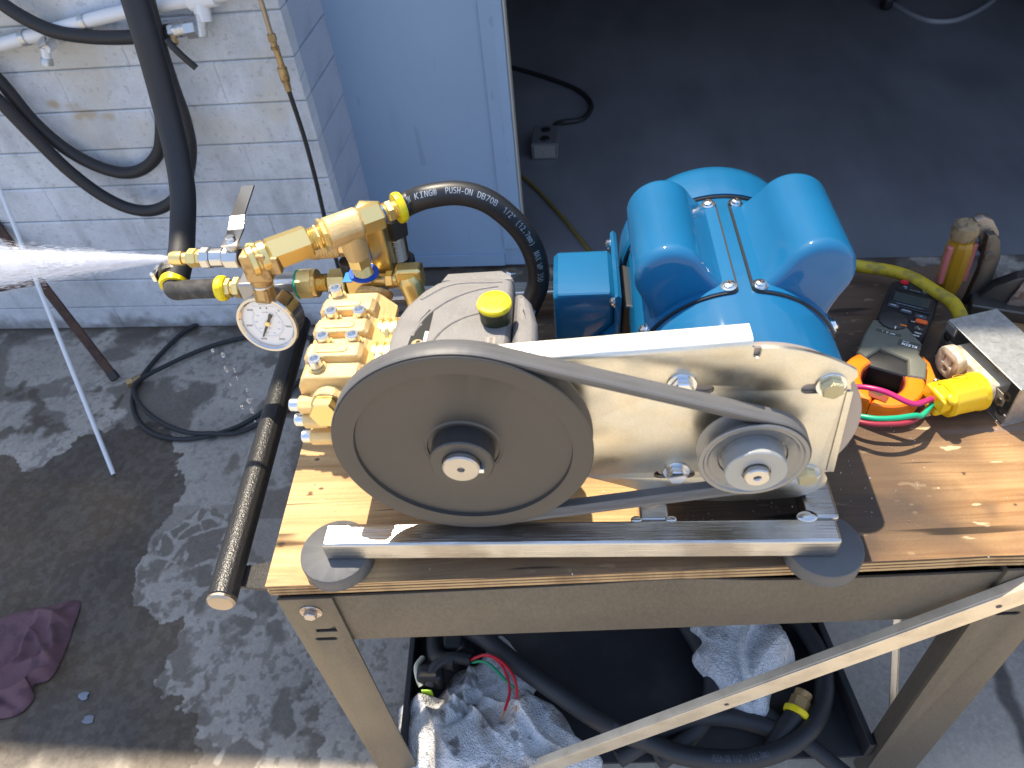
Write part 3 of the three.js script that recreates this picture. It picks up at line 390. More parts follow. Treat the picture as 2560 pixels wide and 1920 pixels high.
// ---------- plywood ----------
{
  const t = thing('plywood_board', 'weathered plywood board lying on the cart as a work top', 'board', CP, CT);
  const hole = circ(1.03, -0.452, 0.017, 20).map(([x, z]) => [x + 0.0, z]), hole2 = circ(0.992, -0.47, 0.011, 16);
  const out = [[0, 0], [0.25, 0.0004], [0.45, 0], [0.62, 0.0006], [0.8, 0], [0.86, -0.001], [0.91, 0.0004], [1.1, 0], [1.1, -0.38], [1.072, -0.41], [1.066, -0.44]];
  for (let i = 0; i <= 8; i++) { const a = i / 8 * Math.PI / 2; out.push([1.012 + 0.052 * Math.cos(a), -0.498 - 0.052 * Math.sin(a)]); }
  out.push([0.0, -0.552]);
  const inset = (k) => out.map(([x, z], i) => [x < 0.01 ? k : x > 1.05 ? x - k : x, z > -0.01 ? z - k : z + (z < -0.5 ? k : 0)]);
  const tW = tex(2048, 1024, (u, v) => {
    const x = u * 1.12, z = v * 0.58, wob = fbm(x * 3, z * 3, 3, 701) * 0.05, g = fbm(x * 5 + 3, (z + wob) * 60, 4, 702), g2 = vn(x * 14, (z + wob * 0.6) * 420, 703), big = fbm(x * 2.2, z * 4, 4, 704);
    let c = [0.58, 0.37, 0.175]; const k = (g - 0.5) * 0.7 + (g2 - 0.5) * 0.32 + (big - 0.5) * 0.6 - sst(0.6, 0.9, x) * 0.22; c = c.map((q, i) => q * (1 + k * [0.75, 0.95, 1.15][i]));
    c = c.map((q, i) => q * (1 - sst(0.58, 0.74, x) * [0.1, 0.15, 0.2][i]));
    const st = sst(0.48, 0.68, fbm(x * 6, z * 9, 5, 705)); c = c.map((q, i) => mix(q, [0.24, 0.13, 0.07][i], st * 0.5));
    // grease and old dark stains: broad on the right, under the pump and at the back; oil also paints in shade beside the motor and along the front edge
    const gx = fbm(x * 5, z * 5, 4, 706) - 0.5; const dk = sst(0.3, 0.75, 0.22 + sst(0.1, 0.42, z) * 0.62 + gx * 1.5 + sst(0.62, 0.8, x) * 0.14) * 0.8 + sst(0.18, 0.34, z + gx * 0.2) * 0.2, oil = Math.max(sst(0.12, 0.02, Math.max(Math.abs(x - 0.68) - 0.11, Math.abs(z - 0.17) - 0.1) + gx * 0.1), sst(0.05, 0.0, Math.abs(z - 0.012 - x * 0.02) + gx * 0.12) * sst(0.12, 0.2, x) * sst(0.86, 0.7, x) * 0.8); c = c.map((q, i) => mix(q, [0.075, 0.05, 0.036][i], Math.min(0.93, Math.max(dk, oil * 0.86))));
    const bl = sst(0.58, 0.78, fbm(x * 9, z * 14, 4, 708)) * sst(-0.1, 0.5, z + x * 0.3); c = c.map((q, i) => mix(q, [0.06, 0.045, 0.036][i], bl * 0.8));
    const pale = sst(0.74, 0.82, fbm(x * 40, z * 110, 3, 709)) * (x > 0.84 && z < 0.2 ? 0.8 : 0.15); c = c.map((q, i) => mix(q, [0.78, 0.6, 0.36][i], pale * 0.8));
    const crack = sst(0.88, 0.95, vn(x * 6, (z + wob * 0.4) * 130, 710)) * sst(0.42, 0.56, fbm(x * 3, z * 3, 2, 711)); c = c.map((q) => q * (1 - crack * 0.75));
    const blue = Math.abs(z - 0.19) < 0.004 && Math.abs(x - 0.97) < 0.09 ? 0.25 * g : 0; c = c.map((q, i) => mix(q, [0.2, 0.22, 0.3][i], blue));
    for (const [hx, hz, r] of [[0.0273, 0.2003, 0.004], [0.0293, 0.1406, 0.005], [0.0069, 0.0605, 0.005], [0.043, 0.148, 0.003], [0.92, 0.07, 0.004], [0.88, 0.12, 0.003], [1.0, 0.1, 0.004]]) { const d = Math.hypot(x - hx, (z - hz) * 1.4) / r + (g2 - 0.5); c = c.map((q) => q * mix(0.25, 1, sst(0.5, 1.3, d))); }
    return c.map((q) => q * (1 + (vn(x * 900, z * 900, 712) - 0.5) * 0.16));
  });
  const mTop = S([1, 1, 1], { map: tW, roughness: 0.86, bumpMap: tex(1024, 512, (u, v) => { const x = u * 1.12, z = v * 0.58, wob = fbm(x * 3, z * 3, 3, 701) * 0.05; return 0.5 * vn(x * 14, (z + wob * 0.6) * 420, 703) + 0.3 * fbm(x * 5 + 3, (z + wob) * 60, 4, 702) + 0.2 * (1 - sst(0.9, 0.96, vn(x * 7, (z + wob * 0.4) * 150, 710))); }, false), bumpScale: 0.0008 });
  const ply = (k, y, h, m) => { const g = slab(inset(k), y, h, 0, [hole, hole2]); const p = g.attributes.position, n = g.attributes.normal, u = g.attributes.uv; for (let i = 0; i < p.count; i++) { if (n.getY(i) > 0.5) u.setXY(i, p.getX(i) / 1.12, -p.getZ(i) / 0.58); else u.setXY(i, p.getX(i), p.getY(i) * 3 + p.getZ(i)); } part('ply_layer', g, m, t); };
  const edge = (a, b, s) => S([1, 1, 1], { map: tex(1024, 64, (u, v) => { const n = fbm(u * 60, v * 3, 4, s), f = fbm(u * 9, v * 2, 3, s + 1); return [0, 1, 2].map((i) => mix(a[i], b[i], sst(0.4, 0.7, n * 0.6 + f * 0.4))); }), roughness: 0.85 });
  const pale = edge([0.5, 0.34, 0.17], [0.3, 0.18, 0.085], 721), dark = edge([0.2, 0.105, 0.05], [0.1, 0.055, 0.03], 722);
  let y = 0.798; for (const [h, m, k] of [[0.0045, pale, 0.0004], [0.0025, dark, 0.0016], [0.004, pale, 0.0002], [0.0022, dark, 0.0018], [0.004, pale, 0.0005], [0.0022, dark, 0.0014]]) { ply(k, y, h, m); y += h; }
  ply(0, y, 0.82 - y, mTop);
}
// ---------- things on the lower tray ----------
{
  const tTerry = tex(512, 512, (u, v) => 0.6 * vn(u * 44, v * 44, 841, 44) + 0.4 * vn(u * 110, v * 110, 842, 110), false, 0.1);
  const mT = (s) => S([1, 1, 1], { map: tex(1024, 1024, (u, v) => { const n = sst(0.45, 0.72, fbm(u * 7, v * 7, 5, s, 7)), f = vn(u * 300, v * 300, s + 1), dk = sst(0.62, 0.8, fbm(u * 12, v * 12, 4, s + 2, 12)), a = 0.8 + (f - 0.5) * 0.2, gm = s === 811 ? 0.62 : 0.32; return [mix(a * 0.97, 0.3, n * gm) * (1 - dk * gm), mix(a, 0.25, n * gm) * (1 - dk * gm), mix(a * 1.03, 0.21, n * gm) * (1 - dk * gm)]; }, true, 0.32), roughness: 0.98, bumpMap: tTerry, bumpScale: 0.005 });
  const TW1 = [[-0.363,-0.548],[-0.362,-0.583],[-0.347,-0.59],[-0.324,-0.589],[-0.313,-0.578],[-0.282,-0.612],[-0.258,-0.649],[-0.222,-0.66],[-0.205,-0.686],[-0.183,-0.723],[-0.171,-0.726],[-0.128,-0.676],[-0.093,-0.625],[-0.104,-0.605],[-0.051,-0.57],[-0.018,-0.517],[0.021,-0.49],[0.018,-0.47],[-0.038,-0.43],[-0.222,-0.42],[-0.33,-0.44]];
  const TW2 = [[0.203,-0.723],[0.221,-0.698],[0.203,-0.662],[0.214,-0.637],[0.232,-0.615],[0.255,-0.586],[0.266,-0.566],[0.284,-0.555],[0.323,-0.557],[0.337,-0.591],[0.359,-0.623],[0.397,-0.659],[0.386,-0.695],[0.384,-0.728],[0.355,-0.75],[0.283,-0.756],[0.228,-0.746]];
  solo('towel', cloth(TW1, 0.166, 0.085, 801, 90, 320), mT(811), 'grimy white terry towel heaped at the left of the lower tray', 'towel');
  solo('towel', cloth(TW2, 0.19, 0.075, 821, 70, 240), mT(831), 'bluish white towel draped over the hoses at right of the tray', 'towel');
  const h = thing('tray_hose', 'long black rubber hose coiled across the lower tray', 'hose');
  const tH = canvasTex(2048, 128, (c, w, hh) => { c.fillStyle = '#2a2c30'; c.fillRect(0, 0, w, hh); c.fillStyle = '#5c6168'; c.scale(1, 1.6); c.font = '13px monospace'; c.fillText('PUSH-ON 1/2"  (12.7mm)', 1020, 38); c.fillText('MAX WP 300 PSI', 700, 38); });
  part('hose', hose([[-0.27, 0.2, -0.74], [-0.231, 0.23, -0.709], [-0.192, 0.25, -0.677], [-0.122, 0.252, -0.621], [-0.056, 0.245, -0.577], [0.007, 0.23, -0.539], [0.067, 0.212, -0.515], [0.104, 0.2, -0.507], [0.154, 0.197, -0.488], [0.218, 0.197, -0.478], [0.283, 0.2, -0.48], [0.34, 0.2, -0.497], [0.39, 0.2, -0.53], [0.423, 0.2, -0.574], [0.439, 0.2, -0.62], [0.442, 0.2, -0.669], [0.429, 0.2, -0.712], [0.414, 0.2, -0.741], [0.36, 0.2, -0.79], [0.28, 0.195, -0.82]], 0.0175, { seg: 200, rad: 16, norm: true, ref: [0, 0.8, 0.6] }), S([1, 1, 1], { map: tH, roughness: 0.55 }), h);
  const mk = (pts, lab, r = 0.0165) => solo('hose_length', hose(pts, r, { seg: 80, rad: 14, ref: [0.1, 1, 0.1] }), M.hoseGrey, lab, 'hose');
  mk([[0.18, 0.185, -0.79], [0.2, 0.186, -0.74], [0.217, 0.187, -0.703], [0.236, 0.188, -0.649], [0.235, 0.187, -0.613], [0.222, 0.185, -0.571], [0.197, 0.182, -0.537], [0.157, 0.181, -0.504], [0.121, 0.181, -0.479]], 'dark hose running out from under the right towel toward the front');
  mk([[0.05, 0.178, -0.485], [0.105, 0.18, -0.517], [0.138, 0.186, -0.537], [0.185, 0.2, -0.55], [0.242, 0.196, -0.553], [0.297, 0.186, -0.546], [0.345, 0.184, -0.53]], 'short dark hose arching over the tray below the brace');
  mk([[0.27, 0.18, -0.6], [0.33, 0.18, -0.56], [0.4, 0.18, -0.5], [0.44, 0.182, -0.46]], 'dark hose lying beside the brass hose fitting', 0.014);
  const f = thing('hose_fitting', 'brass hose fitting with yellow collar on a short black hose', 'fitting');
  const o = [0.372, 0.205, -0.556], d = [0.5, 0.12, -0.8];
  part('hose_stub', hose([[0.318, 0.185, -0.495], [0.341, 0.195, -0.523], [0.371, 0.205, -0.555]], 0.0165, { seg: 20 }), M.rubber, f);
  part('collar', lathe([[0.012, -0.004], [0.0215, -0.004], [0.0225, 0], [0.0225, 0.005], [0.021, 0.007], [0, 0.007]], o, d), M.yellow, f);
  part('fitting', [hex(0.018, 0.007, 0.03, o, d), rod(0.016, 0.03, 0.042, o, d)], M.brassDull, f);
  const bag = thing('cable_bundle', 'black plug and cable bundle with green tag at the tray left', 'cable');
  part('cable_jacket', [hose([[-0.3, 0.22, -0.6], [-0.29, 0.235, -0.63], [-0.262, 0.242, -0.645], [-0.222, 0.242, -0.641]], 0.011, { seg: 30 }), hose([[-0.3, 0.2, -0.74], [-0.3, 0.215, -0.69], [-0.285, 0.23, -0.65], [-0.25, 0.235, -0.64]], 0.017, { seg: 30 }), hose([[-0.27, 0.19, -0.75], [-0.25, 0.2, -0.7], [-0.24, 0.205, -0.67]], 0.02, { seg: 20 })], M.blackPlastic, bag);
  part('plug_body', bx(0.05, 0.05, 0.06, -0.262, 0.2, -0.7, 0.012), M.blackPlastic, bag); part('connector_body', bx(0.05, 0.05, 0.035, -0.3, 0.215, -0.62, 0.01), M.blackPlastic, bag);
  part('label_tag', bx(0.02, 0.03, 0.004, -0.305, 0.205, -0.592, 0.001), S([0.35, 0.6, 0.02]), bag);
  part('zip_tie', hose([[-0.322, 0.21, -0.66], [-0.328, 0.225, -0.635], [-0.321, 0.225, -0.61], [-0.315, 0.22, -0.6]], 0.006, { seg: 14, rad: 8 }), S([0.72, 0.72, 0.55]), bag);
  const red = S([0.5, 0.012, 0.03], { roughness: 0.4 }), grn = S([0.01, 0.3, 0.14], { roughness: 0.4 }), cop = S([0.6, 0.3, 0.15], { metalness: 0.8, roughness: 0.4 });
  for (const [pts, m] of [[[[-0.221, 0.242, -0.642], [-0.187, 0.27, -0.637], [-0.16, 0.27, -0.621], [-0.145, 0.262, -0.592], [-0.142, 0.258, -0.571], [-0.15, 0.256, -0.539]], red], [[[-0.22, 0.245, -0.64], [-0.182, 0.275, -0.635], [-0.152, 0.276, -0.617], [-0.134, 0.272, -0.594], [-0.128, 0.266, -0.573], [-0.129, 0.258, -0.552]], red], [[[-0.218, 0.24, -0.637], [-0.191, 0.262, -0.628], [-0.168, 0.266, -0.61], [-0.15, 0.262, -0.592], [-0.134, 0.258, -0.58]], grn]]) { part('wire', hose(pts, 0.0027, { seg: 30, rad: 8, ref: [0.2, 1, 0.3] }), m, bag); const e = pts[pts.length - 1], q = pts[pts.length - 2]; part('bare_end', rod(0.0018, 0, 0.014, e, [e[0] - q[0], e[1] - q[1], e[2] - q[2]], 0.0003, 8), cop, bag); }
}
// ---------- the pump unit on the board ----------
const MO = [-0.309, 0.82, -0.4865], MT = -0.0122;
const pw = thing('pressure_washer', 'belt driven pressure pump with blue motor, grey pump and brass fittings on a steel frame', 'pump', MO, MT);
const X1 = [1, 0, 0], Xm = [-1, 0, 0], Y1 = [0, 1, 0], Ym = [0, -1, 0], Z1 = [0, 0, 1], Zm = [0, 0, -1];
// frame of square steel tube with rubber feet
{
  const f = part('frame', [bx(0.6, 0.032, 0.032, 0.2985, 0.041, -0.0165, 0.0045, 3), bx(0.6, 0.032, 0.032, 0.2985, 0.041, -0.484, 0.0045, 3)], M.steel, pw);
  for (const [x, w] of [[0.394, 0.034], [0.5855, 0.036], [0.19, 0.034]]) part('cross_rail', bx(w, 0.032, 0.434, x, 0.0405, -0.25, 0.0045, 3), M.steel, f);
  for (const [x, z, s] of [[0.373, -0.034, 0.006], [0.413, -0.034, 0.006], [0.567, -0.035, 0.011], [0.17, -0.034, 0.005], [0.21, -0.034, 0.005]]) { const g = new THREE.SphereGeometry(s, 14, 10); g.scale(1.15, 0.55, 0.8); g.translate(x, 0.055, z); part('weld_bead', g, M.stainless, f); }
  for (const [x, z] of [[0.0066, -0.0155], [0.5885, -0.0195], [0.0066, -0.484], [0.5885, -0.484]]) part('rubber_foot', lathe([[0, 0.0005], [0.043, 0.0005], [0.0445, 0.002], [0.0438, 0.004], [0.0445, 0.006], [0.0448, 0.02], [0.0438, 0.0235], [0.041, 0.025], [0, 0.025]], [x, 0, z], Y1, 56), M.rubberFoot, pw);
}
const PC = [0.1882, 0.2015, 0], MCc = [0.4876, 0.1783, 0];
// pulleys and belt
{
  const p = part('large_pulley', lathe([[0.02, -0.044], [0.115, -0.044], [0.134, -0.0445], [0.136, -0.0435], [0.136, -0.0415], [0.1335, -0.0408], [0.1235, -0.035], [0.1235, -0.0265], [0.1335, -0.0212], [0.136, -0.0205], [0.1362, -0.0188], [0.135, -0.018], [0.1165, -0.018], [0.1145, -0.0186], [0.1136, -0.0235], [0.112, -0.0242], [0.06, -0.0252], [0.042, -0.0252], [0.04, -0.0238], [0.0385, -0.0238], [0.038, -0.0258], [0.034, -0.0262], [0, -0.0262]], PC, Z1, 128), M.pulley, pw, 'large dark flat pulley with a protruding hub');
  part('hub', lathe([[0.02, -0.026], [0.0335, -0.026], [0.0335, -0.0045], [0.032, -0.003], [0.0205, -0.003], [0.02, -0.006]], PC, Z1, 64), S([0.09, 0.088, 0.086], { metalness: 0.6, roughness: 0.4 }), p);
  part('shaft', lathe([[0.0195, -0.02], [0.0195, 0.003], [0.018, 0.0045], [0.004, 0.0045], [0.0035, 0.0005], [0, 0.0002]], PC, Z1, 48), S([0.5, 0.48, 0.45], { metalness: 1, roughness: 0.36, bumpMap: tBrush, bumpScale: 0.0002 }), p);
  part('key', bx(0.006, 0.006, 0.012, PC[0] + 0.0205, PC[1] - 0.004, -0.002, 0.001), M.bolt, p);
  const q = part('small_pulley', lathe([[0.01, -0.042], [0.04, -0.042], [0.053, -0.0425], [0.0555, -0.0415], [0.0555, -0.0402], [0.053, -0.0392], [0.043, -0.034], [0.043, -0.0275], [0.053, -0.0222], [0.0555, -0.0208], [0.0557, -0.0188], [0.0545, -0.018], [0.0515, -0.0185], [0.0495, -0.0205], [0.0475, -0.0205], [0.0445, -0.0225], [0.0375, -0.0235], [0.0355, -0.0245], [0.0345, -0.027], [0.03, -0.0275], [0, -0.0275]], MCc, Z1, 96), M.pulleyGrey, pw, 'small grey pulley with a stepped hub');
  part('hub', lathe([[0.011, -0.028], [0.0312, -0.028], [0.0314, -0.0055], [0.0304, -0.0042], [0.0145, -0.0042], [0.014, -0.0065], [0.011, -0.0065]], MCc, Z1, 64), S([0.36, 0.375, 0.375], { metalness: 0.35, roughness: 0.4 }), q);
  part('shaft', lathe([[0.0128, -0.01], [0.0128, 0.002], [0.0116, 0.0034], [0.0042, 0.0034], [0.0032, 0.0015], [0.0032, -0.003], [0, -0.0032]], MCc, Z1, 40), S([0.55, 0.54, 0.52], { metalness: 1, roughness: 0.26 }), q);
  // belt round both
  const R1 = 0.1352, R2 = 0.0548, dx = MCc[0] - PC[0], dy = MCc[1] - PC[1], D = Math.hypot(dx, dy), f0 = Math.atan2(dy, dx), be = Math.acos((R1 - R2) / D);
  const path = []; const arc = (c, R, a0, a1, n) => { for (let i = 0; i <= n; i++) { const a = a0 + (a1 - a0) * i / n; path.push([c, R, a]); } };
  arc(MCc, 0, f0 + be, f0 - be, 40); arc(PC, 1, f0 - be, f0 + be - 2 * Math.PI, 90);
  const pr = [[0.0026, -0.0212], [0.003, -0.022], [0.003, -0.0402], [0.0026, -0.041], [-0.002, -0.0405], [-0.009, -0.0362], [-0.009, -0.0262], [-0.002, -0.0217]];
  const loop = path.map(([c, R, a]) => { const rr0 = R ? R1 : R2; return pr.map(([o, z]) => [c[0] + (rr0 + o) * Math.cos(a), c[1] + (rr0 + o) * Math.sin(a), z]); });
  // subdivide the straight runs for the print of fine lines
  const P = [], U = []; const quad = (a, b, c, d, u0, u1, v0, v1) => { P.push(...a, ...b, ...c, ...a, ...c, ...d); U.push(u0, v0, u1, v0, u1, v1, u0, v0, u1, v1, u0, v1); };
  let acc = 0; for (let i = 0; i < loop.length; i++) { const A = loop[i], B = loop[(i + 1) % loop.length], l = Math.hypot(A[0][0] - B[0][0], A[0][1] - B[0][1]); for (let j = 0; j < pr.length; j++) { const k = (j + 1) % pr.length; quad(A[j], A[k], B[k], B[j], pr[j][1], pr[k][1], acc, acc); } acc += l; }
  for (let i = 0; i < U.length; i += 2) { U[i + 1] = P[i / 2 * 3 + 2]; U[i] = P[i / 2 * 3] * 0.5; }
  const bg = new THREE.BufferGeometry(); bg.setAttribute('position', new THREE.Float32BufferAttribute(P, 3)); bg.setAttribute('uv', new THREE.Float32BufferAttribute(U, 2)); bg.computeVertexNormals();
  part('drive_belt', crease(bg, 0.5), M.belt, pw, 'wide black drive belt round both pulleys');
}
// zinc mounting plate
{
  const out = [[0.1, 0.06], [0.16, 0.1027], [0.3182, 0.1027], [0.3595, 0.085], [0.405, 0.064], [0.45, 0.0545], [0.4878, 0.0528], [0.5341, 0.056], [0.5623, 0.0597], [0.5777, 0.069], [0.5885, 0.0804], [0.5881, 0.0935], [0.582, 0.1045], [0.5908, 0.1075], [0.5829, 0.236], [0.5798, 0.2466], [0.5846, 0.256], [0.5822, 0.264]];
  for (let i = 0; i <= 12; i++) { const x = mix(0.5816, 0.4862, i / 12); out.push([x, 0.2985 - Math.pow((x - 0.4862) / 0.0954, 2) * 0.0337]); }
  out.push([0.4862, 0.289], [0.4848, 0.2855], [0.4815, 0.2855], [0.4795, 0.289], [0.4794, 0.299], [0.4756, 0.302], [0.2893, 0.2895], [0.1, 0.277]);
  const slotH = (x0, x1, y) => rrect((x0 + x1) / 2, y, x1 - x0 + 0.014, 0.0135, 0.0066, 6);
  const pl = part('mounting_plate', boxUV(prism(out, -0.065, 0.005, 0.0008, [slotH(0.54, 0.57, 0.2405), slotH(0.4, 0.44, 0.2435), slotH(0.4, 0.432, 0.106), slotH(0.54, 0.57, 0.1)])), M.zinc, pw, 'zinc plated mounting plate between pulleys and motor');
  // flange bent back along the top
  { const a = V(0.1, 0.277, -0.06), b = V(0.4775, 0.3028, -0.06), l = a.distanceTo(b), an = Math.atan2(b.y - a.y, b.x - a.x); const sh = new THREE.Shape(); const R = 0.006; sh.moveTo(0, -R); sh.absarc(-R, -R, R, 0, Math.PI / 2, false); sh.lineTo(-0.026, 0); sh.lineTo(-0.026, -0.004); sh.lineTo(-R, -0.004); sh.absarc(-R, -R, R - 0.004, Math.PI / 2, 0, true); sh.lineTo(0, -R);
    const g = new THREE.ExtrudeGeometry(sh, { depth: l, bevelEnabled: false, curveSegments: 10 }); g.rotateY(-Math.PI / 2); g.scale(-1, 1, 1); { const p = g.attributes.position; for (let i = 0; i < p.count; i += 3) { const t = [p.getX(i + 1), p.getY(i + 1), p.getZ(i + 1)]; p.setXYZ(i + 1, p.getX(i + 2), p.getY(i + 2), p.getZ(i + 2)); p.setXYZ(i + 2, ...t); } g.computeVertexNormals(); }
    const g2 = crease(g, 0.6); g2.rotateZ(an); g2.translate(a.x, a.y + 0.0048, a.z); part('top_flange', boxUV(g2), M.zinc, pl); }
  const pt = prism([[0.5915, 0.1085], [0.5838, 0.237], [0.5775, 0.237], [0.5835, 0.1085]], -0.0592, 0.0012, 0.0004); part('edge_fold', boxUV(pt), M.zinc, pl);
  for (const [x, y, yel] of [[0.5606, 0.2486, 1], [0.562, 0.105, 1], [0.414, 0.2545, 0], [0.4179, 0.113, 0]]) {
    const o = [x, y - (y > 0.2 ? 0.002 : 0), -0.06];
    part('washer', lathe([[0.007, 0], [0.0148, 0], [0.0152, 0.001], [0.0148, 0.0022], [0.007, 0.0022]], o, Z1), M.bolt, pl);
    part('bolt_head', hex(0.0115, 0.0022, 0.0112, o, Z1, 6, x > 0.5 ? 0.2 : 0.5, 0.0016), yel ? M.boltYellow : M.bolt, pl);
  }
}
// ---------- blue motor ----------
const mc = [0.4876, 0.178];
{
  const onShell = (deg, r, z) => [mc[0] + r * Math.cos(deg * Math.PI / 180), mc[1] + r * Math.sin(deg * Math.PI / 180), z];
  const MZ0 = [mc[0], mc[1], 0];
  const m = part('motor', lathe([[0, -0.36], [0.112, -0.36], [0.113, -0.358], [0.113, -0.078], [0.1115, -0.074], [0, -0.074]], MZ0, Z1, 96), M.blue, pw, 'glossy blue electric motor with two capacitor covers');
  part('end_ring', lathe([[0.05, -0.074], [0.1162, -0.074], [0.1172, -0.072], [0.1172, -0.067], [0.116, -0.0655], [0.05, -0.0655]], MZ0, Z1, 96), S([0.4, 0.35, 0.32], { metalness: 0.35, roughness: 0.5 }), m);
  part('fan_cover', lathe([[0.112, -0.344], [0.1175, -0.344], [0.1185, -0.347], [0.1188, -0.395], [0.116, -0.412], [0.107, -0.425], [0.09, -0.432], [0, -0.434]], MZ0, Z1, 96), M.blue, m);
  part('fan_gap', lathe([[0.1135, -0.3405], [0.1155, -0.3415], [0.1155, -0.3445], [0.112, -0.3445]], MZ0, Z1, 96), M.blackPaint, m);
  // capacitor covers: flange wrapped on the shell, domed housing grown out of it
  const fan = (pts, r, t) => { // shell patch from outline in (deg, z)
    const sh = new THREE.Shape(pts.map((p) => new THREE.Vector2(p[0], p[1]))); let g = new THREE.ExtrudeGeometry(sh, { depth: t, bevelEnabled: false, curveSegments: 6 });
    // cut finely so that it bends
    const q = g.attributes.position, T = []; const n = q.count; for (let i = 0; i < n; i += 3) T.push([0, 1, 2].map((k) => [q.getX(i + k), q.getY(i + k), q.getZ(i + k)]));
    const O = []; const split = (t3, d) => { const e = [[0, 1], [1, 2], [2, 0]].map(([a, b]) => Math.abs(t3[a][0] - t3[b][0]) / 3 + Math.abs(t3[a][1] - t3[b][1]) * 8); let k = e.indexOf(Math.max(...e)); if (d > 11 || e[k] < 1.6) { O.push(t3); return; } const a = t3[k], b = t3[(k + 1) % 3], c = t3[(k + 2) % 3], mm = [0, 1, 2].map((i) => (a[i] + b[i]) / 2); split([a, mm, c], d + 1); split([mm, b, c], d + 1); };
    T.forEach((t3) => split(t3, 0));
    const P = []; for (const t3 of O) for (const v of t3) P.push(...onShell(v[0], r + v[2], v[1])); const o = new THREE.BufferGeometry(); o.setAttribute('position', new THREE.Float32BufferAttribute(P, 3)); o.computeVertexNormals(); const w = mergeVertices(o, 1e-5); w.computeVertexNormals(); return crease(w, 0.5);
  };
  const roundOut = (a0, a1, z0, z1, g) => { const aw = Math.abs(a1 - a0) / 2 + g * 510, zw = (z1 - z0) / 2 + g, ca = (a0 + a1) / 2, cz = (z0 + z1) / 2, r = 0.008, o = []; for (const [sx, sy, b] of [[1, 1, 0], [-1, 1, 90], [-1, -1, 180], [1, -1, 270]]) for (let i = 0; i <= 4; i++) { const t = (b + 22.5 * i) * Math.PI / 180; o.push([ca + sx * (aw - r * 510) + r * 510 * Math.cos(t), cz + sy * (zw - r) + r * Math.sin(t)]); } return o; };
  function capCover(aMid, bumpC, rad, a0, a1, taperSide) {
    const c = part('capacitor_cover', [fan(roundOut(a0, a1, -0.333, -0.1535, -0.0022), 0.1155, 0.0016)], M.blue, m, aMid > 90 ? 'left blue capacitor cover' : 'right blue capacitor cover');
    part('gasket', fan(roundOut(a0, a1, -0.333, -0.1535, 0), 0.113, 0.0026), M.blackPaint, m);
    // housing: U section (half round top, walls down to the shell), lofted along z with rounded ends
    const dir = Math.atan2(bumpC[1] - mc[1], bumpC[0] - mc[0]), cs = Math.cos(dir), sn = Math.sin(dir), rc = Math.hypot(bumpC[0] - mc[0], bumpC[1] - mc[1]);
    const sec = (k, flare, drop) => { const o = []; const n = 22, R = rad * k; const base = 0.104;
      for (let i = 0; i <= 6; i++) { const t = i / 6; const w = R + flare * Math.pow(1 - t, 2.2); o.push([-w, mix(base, rc - drop, t)]); }
      for (let i = 1; i < n; i++) { const a = Math.PI - Math.PI * i / n; o.push([R * Math.cos(a), rc - drop + R * Math.sin(a)]); }
      for (let i = 6; i >= 0; i--) { const t = i / 6; const w = R + flare * Math.pow(1 - t, 2.2); o.push([w, mix(base, rc - drop, t)]); } return o; };
    const rows = []; const zF = -0.166, zB = -0.326, Rr = 0.014;
    const add = (z, k, fl, dr) => rows.push([z, sec(k, fl, dr)]);
    const endK = (s) => 1 - Rr * (1 - Math.sqrt(Math.max(0, 1 - (1 - s) * (1 - s)))) / rad;   // s 0 at the end plane, 1 inside
    for (let i = 0; i <= 8; i++) { const s = i / 8; add(zB + Rr * s, endK(s), 0.007, 0); }
    for (let i = 1; i < 8; i++) add(mix(zB + Rr, zF - Rr, i / 8), 1, 0.007, 0);
    for (let i = 8; i >= 0; i--) { const s = i / 8; add(zF - Rr * s, endK(s), 0.007, 0); }
    const P = [], I = [], ns = rows[0][1].length; for (const [z, s] of rows) for (const [u, r] of s) { const x = mc[0] + cs * r + sn * u, y = mc[1] + sn * r - cs * u; P.push(x, y, z + (z > -0.2 ? (r - 0.14) * -0.12 : (r - 0.14) * 0.1)); }
    for (let i = 0; i < rows.length - 1; i++) for (let j = 0; j < ns - 1; j++) { const a = i * ns + j, b = a + ns; I.push(a, b, a + 1, a + 1, b, b + 1); }
    for (const i of [0, rows.length - 1]) { let cx = 0, cy = 0, cz = 0; for (let j = 0; j < ns; j++) { cx += P[(i * ns + j) * 3]; cy += P[(i * ns + j) * 3 + 1]; cz += P[(i * ns + j) * 3 + 2]; } const k = P.length / 3; P.push(cx / ns, cy / ns, cz / ns); for (let j = 0; j < ns; j++) { const a = i * ns + j, a2 = i * ns + (j + 1) % ns; i ? I.push(k, a2, a) : I.push(k, a, a2); } }
    const g = new THREE.BufferGeometry(); g.setAttribute('position', new THREE.Float32BufferAttribute(P, 3)); g.setIndex(I); g.computeVertexNormals(); g.setAttribute('uv', new THREE.BufferAttribute(new Float32Array(P.length / 3 * 2), 2));
    const uv = g.attributes.uv; for (let i = 0; i < uv.count; i++) uv.setXY(i, P[i * 3] + P[i * 3 + 1] * 0.3, P[i * 3 + 2]);
    part('capacitor_housing', g, M.blue, m);
  }
  capCover(122, [0.4115, 0.298], 0.0385, 93.2, 160, 1);
  capCover(57, [0.5655, 0.297], 0.0395, 86.2, 22, -1);
